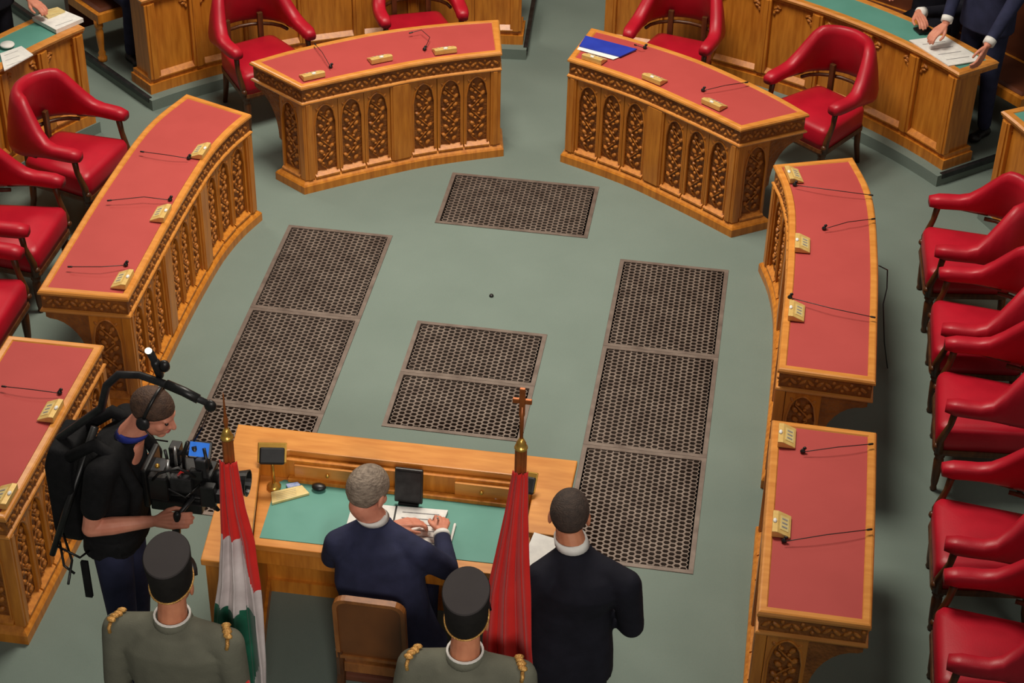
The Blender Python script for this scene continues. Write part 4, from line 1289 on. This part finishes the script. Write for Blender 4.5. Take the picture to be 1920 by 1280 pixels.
# body-worn support: backpack, straps and overhead arm
t = thing('camera_support_rig', 'black backpack rig with an arm bending over the camera operator', 'camera rig', (-1.34, cy_, .9))
mb = MB()
bx = -1.345
mb.rings([[V((x_, y_, z)) for x_, y_ in ((bx-.07*k, cy_-.15*k), (bx+.06, cy_-.16*k), (bx+.06, cy_+.16*k), (bx-.07*k, cy_+.15*k))] for z, k in ((.98, .8), (1.04, 1), (1.42, 1), (1.50, .75))])
part('backpack', remesh(mb, .012, 6), 'blackcloth', t, world=True, smooth=True)
for s in (-1, 1):
    ps = [V((-1.30, cy_+s*.11, 1.47)), V((-1.17, cy_+s*.12, 1.565)), V((-1.06, cy_+s*.13, 1.50)), V((-.995, cy_+s*.14, 1.34)), V((-1.02, cy_+s*.15, 1.16))]
    part('shoulder_strap', MB().tube(ps, .030, 8), 'blackcloth', t, world=True, smooth=True)
part('waist_belt', MB().rings([ering(V((-1.17, cy_, 1.0+h)), V((0, 1, 0)), V((1, 0, 0)), k, k*.76, 24, 2.4) for h, k in ((-.04, .19), (.04, .19), (.04, .165), (-.04, .165))], closed=True), 'blackcloth', t, world=True, smooth=True)
ap = [V((-1.38, cy_-.02, 1.15)), V((-1.37, cy_-.02, 1.5)), at(190, 765, 1.72), at(200, 722, 1.87), at(222, 702, 1.93), at(262, 703, 1.945), at(305, 718, 1.94), at(350, 738, 1.92), at(392, 757, 1.89)]
part('overhead_arm', MB().tube(ap, [.02, .02, .019, .018, .018, .017, .017, .016, .014], 10), 'greyblack', t, world=True, smooth=True)
part('arm_pad', MB().tube([at(312, 720, 1.94), at(345, 734, 1.925), at(372, 748, 1.905)], .021, 10), 'black', t, world=True, smooth=True)
e = at(392, 757, 1.89)
part('pulley', MB().ell(e+V((.005, 0, -.01)), (.028, .018, .03), None, 12, 8), 'black', t, world=True, smooth=True)
cam0 = V((-.795, cy_+.03, 1.315))
part('suspension_line', MB().tube([e+V((0, 0, -.03)), V((-.72, cy_+.02, 1.62)), cam0+V((0, 0, .16))], .005, 6), 'black', t, world=True)
lt_ = thing('camera_light', 'small lit lamp clamped on top of the overhead camera arm', 'light', at(300, 706, 1.945))
b0 = at(300, 706, 1.945)
part('clamp', MB().cap(b0+V((0, 0, .008)), b0+V((-.012, 0, .07)), .018, .022, 10).ell(b0+V((.025, 0, .06)), (.025, .02, .03), None, 10, 8), 'black', lt_, world=True, smooth=True)
part('lamp_body', MB().cap(b0+V((-.012, 0, .07)), b0+V((-.03, 0, .12)), .016, .018, 10), 'greyblack', lt_, world=True, smooth=True)
part('lamp_lens', MB().ell(b0+V((-.036, -.006, .137)), (.016, .016, .013), None, 10, 8), 'lampwhite', lt_, world=True, smooth=True)
for pts in ([(112, 1015), (120, 1060), (140, 1075)], [(118, 1000), (135, 1050), (128, 1095)], [(100, 1020), (150, 1045), (170, 1030)]):
    part('hanging_cable', MB().tube([at(x_, y_, 1.05-.04*i) for i, (x_, y_) in enumerate(pts)], .006, 6), 'black', t, world=True, smooth=True)
part('strap_end', MB().box(at(163, 1085, .82), (.035, .02, .22)), 'blackcloth', t, world=True, bevel=.004)
part('tail_rod', MB().tube([at(178, 800, 1.55), at(130, 940, 1.25), at(98, 1040, 1.0)], [.018, .018, .014], 8), 'black', t, world=True, smooth=True)
# camera
t = thing('video_camera', 'black shoulder-height video camera with blue lit monitor in the operator hands', 'video camera', cam0)
def cp(x, y, z): return cam0+V((x, y, z))
part('camera_body', MB().box(cp(0, 0, 0), (.22, .12, .13)), 'black', t, world=True, bevel=.012)
part('battery', MB().box(cp(-.15, 0, -.005), (.07, .10, .11)), 'greyblack', t, world=True, bevel=.008)
part('lens_barrel', MB().tube([cp(.10, 0, .0), cp(.16, 0, .0), cp(.20, 0, .0)], [.048, .046, .042], 18), 'black', t, world=True, smooth=True)
part('focus_ring', MB().tube([cp(.135, 0, 0), cp(.158, 0, 0)], .052, 18), 'greyblack', t, world=True)
part('lens_hood', MB().rings([[cp(x_, r_*math.cos(2*pi*k/20), r_*math.sin(2*pi*k/20)) for k in range(20)] for x_, r_ in ((.19, .045), (.26, .062), (.26, .056), (.19, .04))], closed=True), 'black', t, world=True, smooth=False)
part('top_handle', MB().tube([cp(-.09, 0, .06), cp(-.08, 0, .125), cp(.0, 0, .14), cp(.08, 0, .125), cp(.09, 0, .06)], .013, 8), 'greyblack', t, world=True, smooth=True)
mon = part('monitor', MB().box(at(376, 843, 1.49), (.10, .02, .078), Matrix.Rotation(-.7, 3, 'X') @ Matrix.Rotation(.3, 3, 'Z')), 'black', t, world=True, bevel=.004)
part('monitor_screen', MB().box(at(376, 843, 1.49)+V((-.002, -.012, .011)), (.086, .003, .064), Matrix.Rotation(-.7, 3, 'X') @ Matrix.Rotation(.3, 3, 'Z')), 'bluescreen', mon, world=True)
part('monitor_arm', MB().tube([cp(.05, 0, .10), cp(.06, -.01, .15), at(376, 850, 1.48)], .007, 6), 'greyblack', t, world=True, smooth=True)
for y_ in (-.035, .035):
    part('support_rod', MB().tube([cp(-.20, y_, -.085), cp(.17, y_, -.085)], .0085, 8), 'silver', t, world=True, smooth=True)
part('base_plate', MB().box(cp(-.02, 0, -.075), (.24, .09, .02)), 'greyblack', t, world=True, bevel=.004)
gr = V(J['wrR'])+V((.10, .02, -.01))
part('hand_grip', MB().cap(gr+V((0, 0, -.075)), gr+V((.01, .01, .04)), .02, .018, 10), 'black', t, world=True, smooth=True)
part('grip_arm', MB().tube([gr+V((.01, .01, .03)), cp(.02, -.08, -.06), cp(.0, -.02, -.08)], .011, 8), 'greyblack', t, world=True, smooth=True)
part('side_module', MB().box(cp(-.02, -.085, .03), (.10, .04, .08)), 'greyblack', t, world=True, bevel=.006)
part('antenna_receiver', MB().box(cp(-.07, .02, .115), (.05, .06, .09)), 'black', t, world=True, bevel=.006)
for i, (a, b) in enumerate((((-.08, -.06, .10), (-.09, -.06, .19)), ((-.05, -.05, .10), (-.045, -.055, .21)))):
    part('antenna', MB().tube([cp(*a), cp(*b)], .007, 6), 'silver' if i else 'black', t, world=True, smooth=True)
part('red_cable', MB().tube([cp(-.04, -.08, .06), cp(-.01, -.10, .11), cp(.02, -.07, .09)], .006, 6), 'flagred', t, world=True, smooth=True)
part('cable', MB().tube([cp(-.16, -.02, .04), cp(-.12, -.10, .02), cp(.0, -.11, -.03), cp(.06, -.07, .02)], .006, 6), 'black', t, world=True, smooth=True)
part('status_lamp', MB().ell(cp(-.09, -.088, .045), .009, None, 8, 6), 'lampwhite', t, world=True, smooth=True)
for i, (pts, m_, r_) in enumerate([
    (((-.02, -.03, .07), (-.01, -.05, .17), (.02, -.06, .25)), 'black', .010), (((.04, -.02, .07), (.035, -.03, .20)), 'greyblack', .012), (((-.06, -.09, .02), (-.075, -.10, .10), (-.07, -.09, .16)), 'silver', .009),
    (((.07, -.04, .06), (.10, -.06, .13), (.08, -.03, .20)), 'black', .008), (((-.12, -.06, -.02), (-.16, -.08, -.06), (-.20, -.06, -.02)), 'greyblack', .010), (((.09, -.07, -.05), (.14, -.09, -.10), (.11, -.05, -.13)), 'black', .009)]):
    part('rig_bracket', MB().tube([cp(*q_) for q_ in pts], r_, 8), m_, t, world=True, smooth=True)
part('chest_plate', MB().box(cp(-.19, 0, -.02), (.03, .20, .22)), 'black', t, world=True, bevel=.01)
part('rear_plate', MB().box(cp(-.06, -.03, -.125), (.24, .10, .06)), 'black', t, world=True, bevel=.008)
part('side_recorder', MB().box(cp(-.12, -.10, .01), (.09, .05, .13)), 'black', t, world=True, bevel=.008)
part('wireless_box', MB().box(cp(.07, -.05, .11), (.05, .05, .10)), 'greyblack', t, world=True, bevel=.006)
part('front_module', MB().box(cp(.10, -.085, -.02), (.07, .045, .12)), 'black', t, world=True, bevel=.008)
part('power_cable', MB().tube([cp(-.14, -.12, .06), cp(-.10, -.14, .12), cp(-.02, -.11, .14), cp(.05, -.09, .08)], .007, 6), 'black', t, world=True, smooth=True)
part('brass_knob', MB().ell(cp(-.13, -.07, .10), .012, None, 8, 6), 'brass', t, world=True, smooth=True)
part('brass_knob', MB().ell(cp(.11, -.06, -.06), .011, None, 8, 6), 'brass', t, world=True, smooth=True)
part('recorder', MB().box(cp(.05, -.075, .085), (.06, .03, .05)), 'black', t, world=True, bevel=.005)
part('follow_focus', MB().tube([cp(.145, -.055, -.03), cp(.145, -.095, -.03)], .028, 14), 'greyblack', t, world=True)

# people at the benches
fdir = (V((0.0, CY-1.2, 0))-V((3.05, 3.66, 0))); ang = math.atan2(-fdir.x, fdir.y)
J, L = standing(3.05, 3.66, PH, ang, 1.78, .40)
J['wrL'] = at(1852, 84, 1.05); J['wrR'] = at(1774, 42, 1.02); J['hdR'] = V((-.6, -.6, -.35)); J['hnR'] = V((0, 0, 1)); J['hdL'] = V((-.3, -.6, -.7)); J['elL'] = J['shL'].lerp(J['wrL'], .5)+V((.06, .04, 0)); J['elR'] = J['shR'].lerp(J['wrR'], .5)+V((.0, .08, 0))
person('person in a navy suit standing behind the white sheets at the top right', (3.05, 3.66, PH), J, 'navy', 'navy', 'skin', 'darkhair')
def sit(R, deg, label, top, ang_off=0, **kw):
    p = pol(R, deg)
    fd = V((0, CY, 0))-p; ang = math.atan2(-fd.x, fd.y)+ang_off
    J, L = seated(p.x, p.y, PH, ang, .425)
    for s in 'LR': J['wr'+s].z = BZ+.10; J['el'+s].z = BZ+.12
    for s in 'LR': J['an'+s] = L(-.12 if s == 'L' else .12, .34, .08)
    J.update({k: (v(L) if callable(v) else v) for k, v in kw.items()})
    return person(label, (p.x, p.y, PH), J, top, top, 'skin', 'darkhair', voxel=.014)
sit(4.62, 36.5, 'dark-suited person at the top edge leaning an arm on the right bench', 'blacksuit', 0, wrL=at(1722, 24, .93), elL=lambda L: L(-.30, .12, .76), hdL=V((.3, -.9, 0)))
p = pol(4.32, -62.0); fd = V((0, CY, 0))-p; ang = math.atan2(-fd.x, fd.y)
J, L = standing(p.x, p.y, PH, ang, 1.76, .40)
J['wrL'] = at(54, -4, 1.0); J['hdL'] = V((.7, -.4, -.1)); J['hnL'] = V((0, 0, 1)); J['elL'] = J['shL'].lerp(J['wrL'], .5)+V((-.05, .05, 0))
person('dark-suited person in the top left corner behind the left bench', (p.x, p.y, PH), J, 'blacksuit', 'blacksuit', 'skin', 'darkhair', voxel=.014)
sit(4.63, -45.6, 'navy-trousered person seated behind the left bench, only the legs in view', 'navy')

# back wall of the hall, behind the last row
wb = MB().box((0, 9.05, 3.0), (14, .1, 6.0))
o = part('wall_back', wb, 'wood'); tag(o, 'oak panelled wall far behind the benches', None, kind='structure')
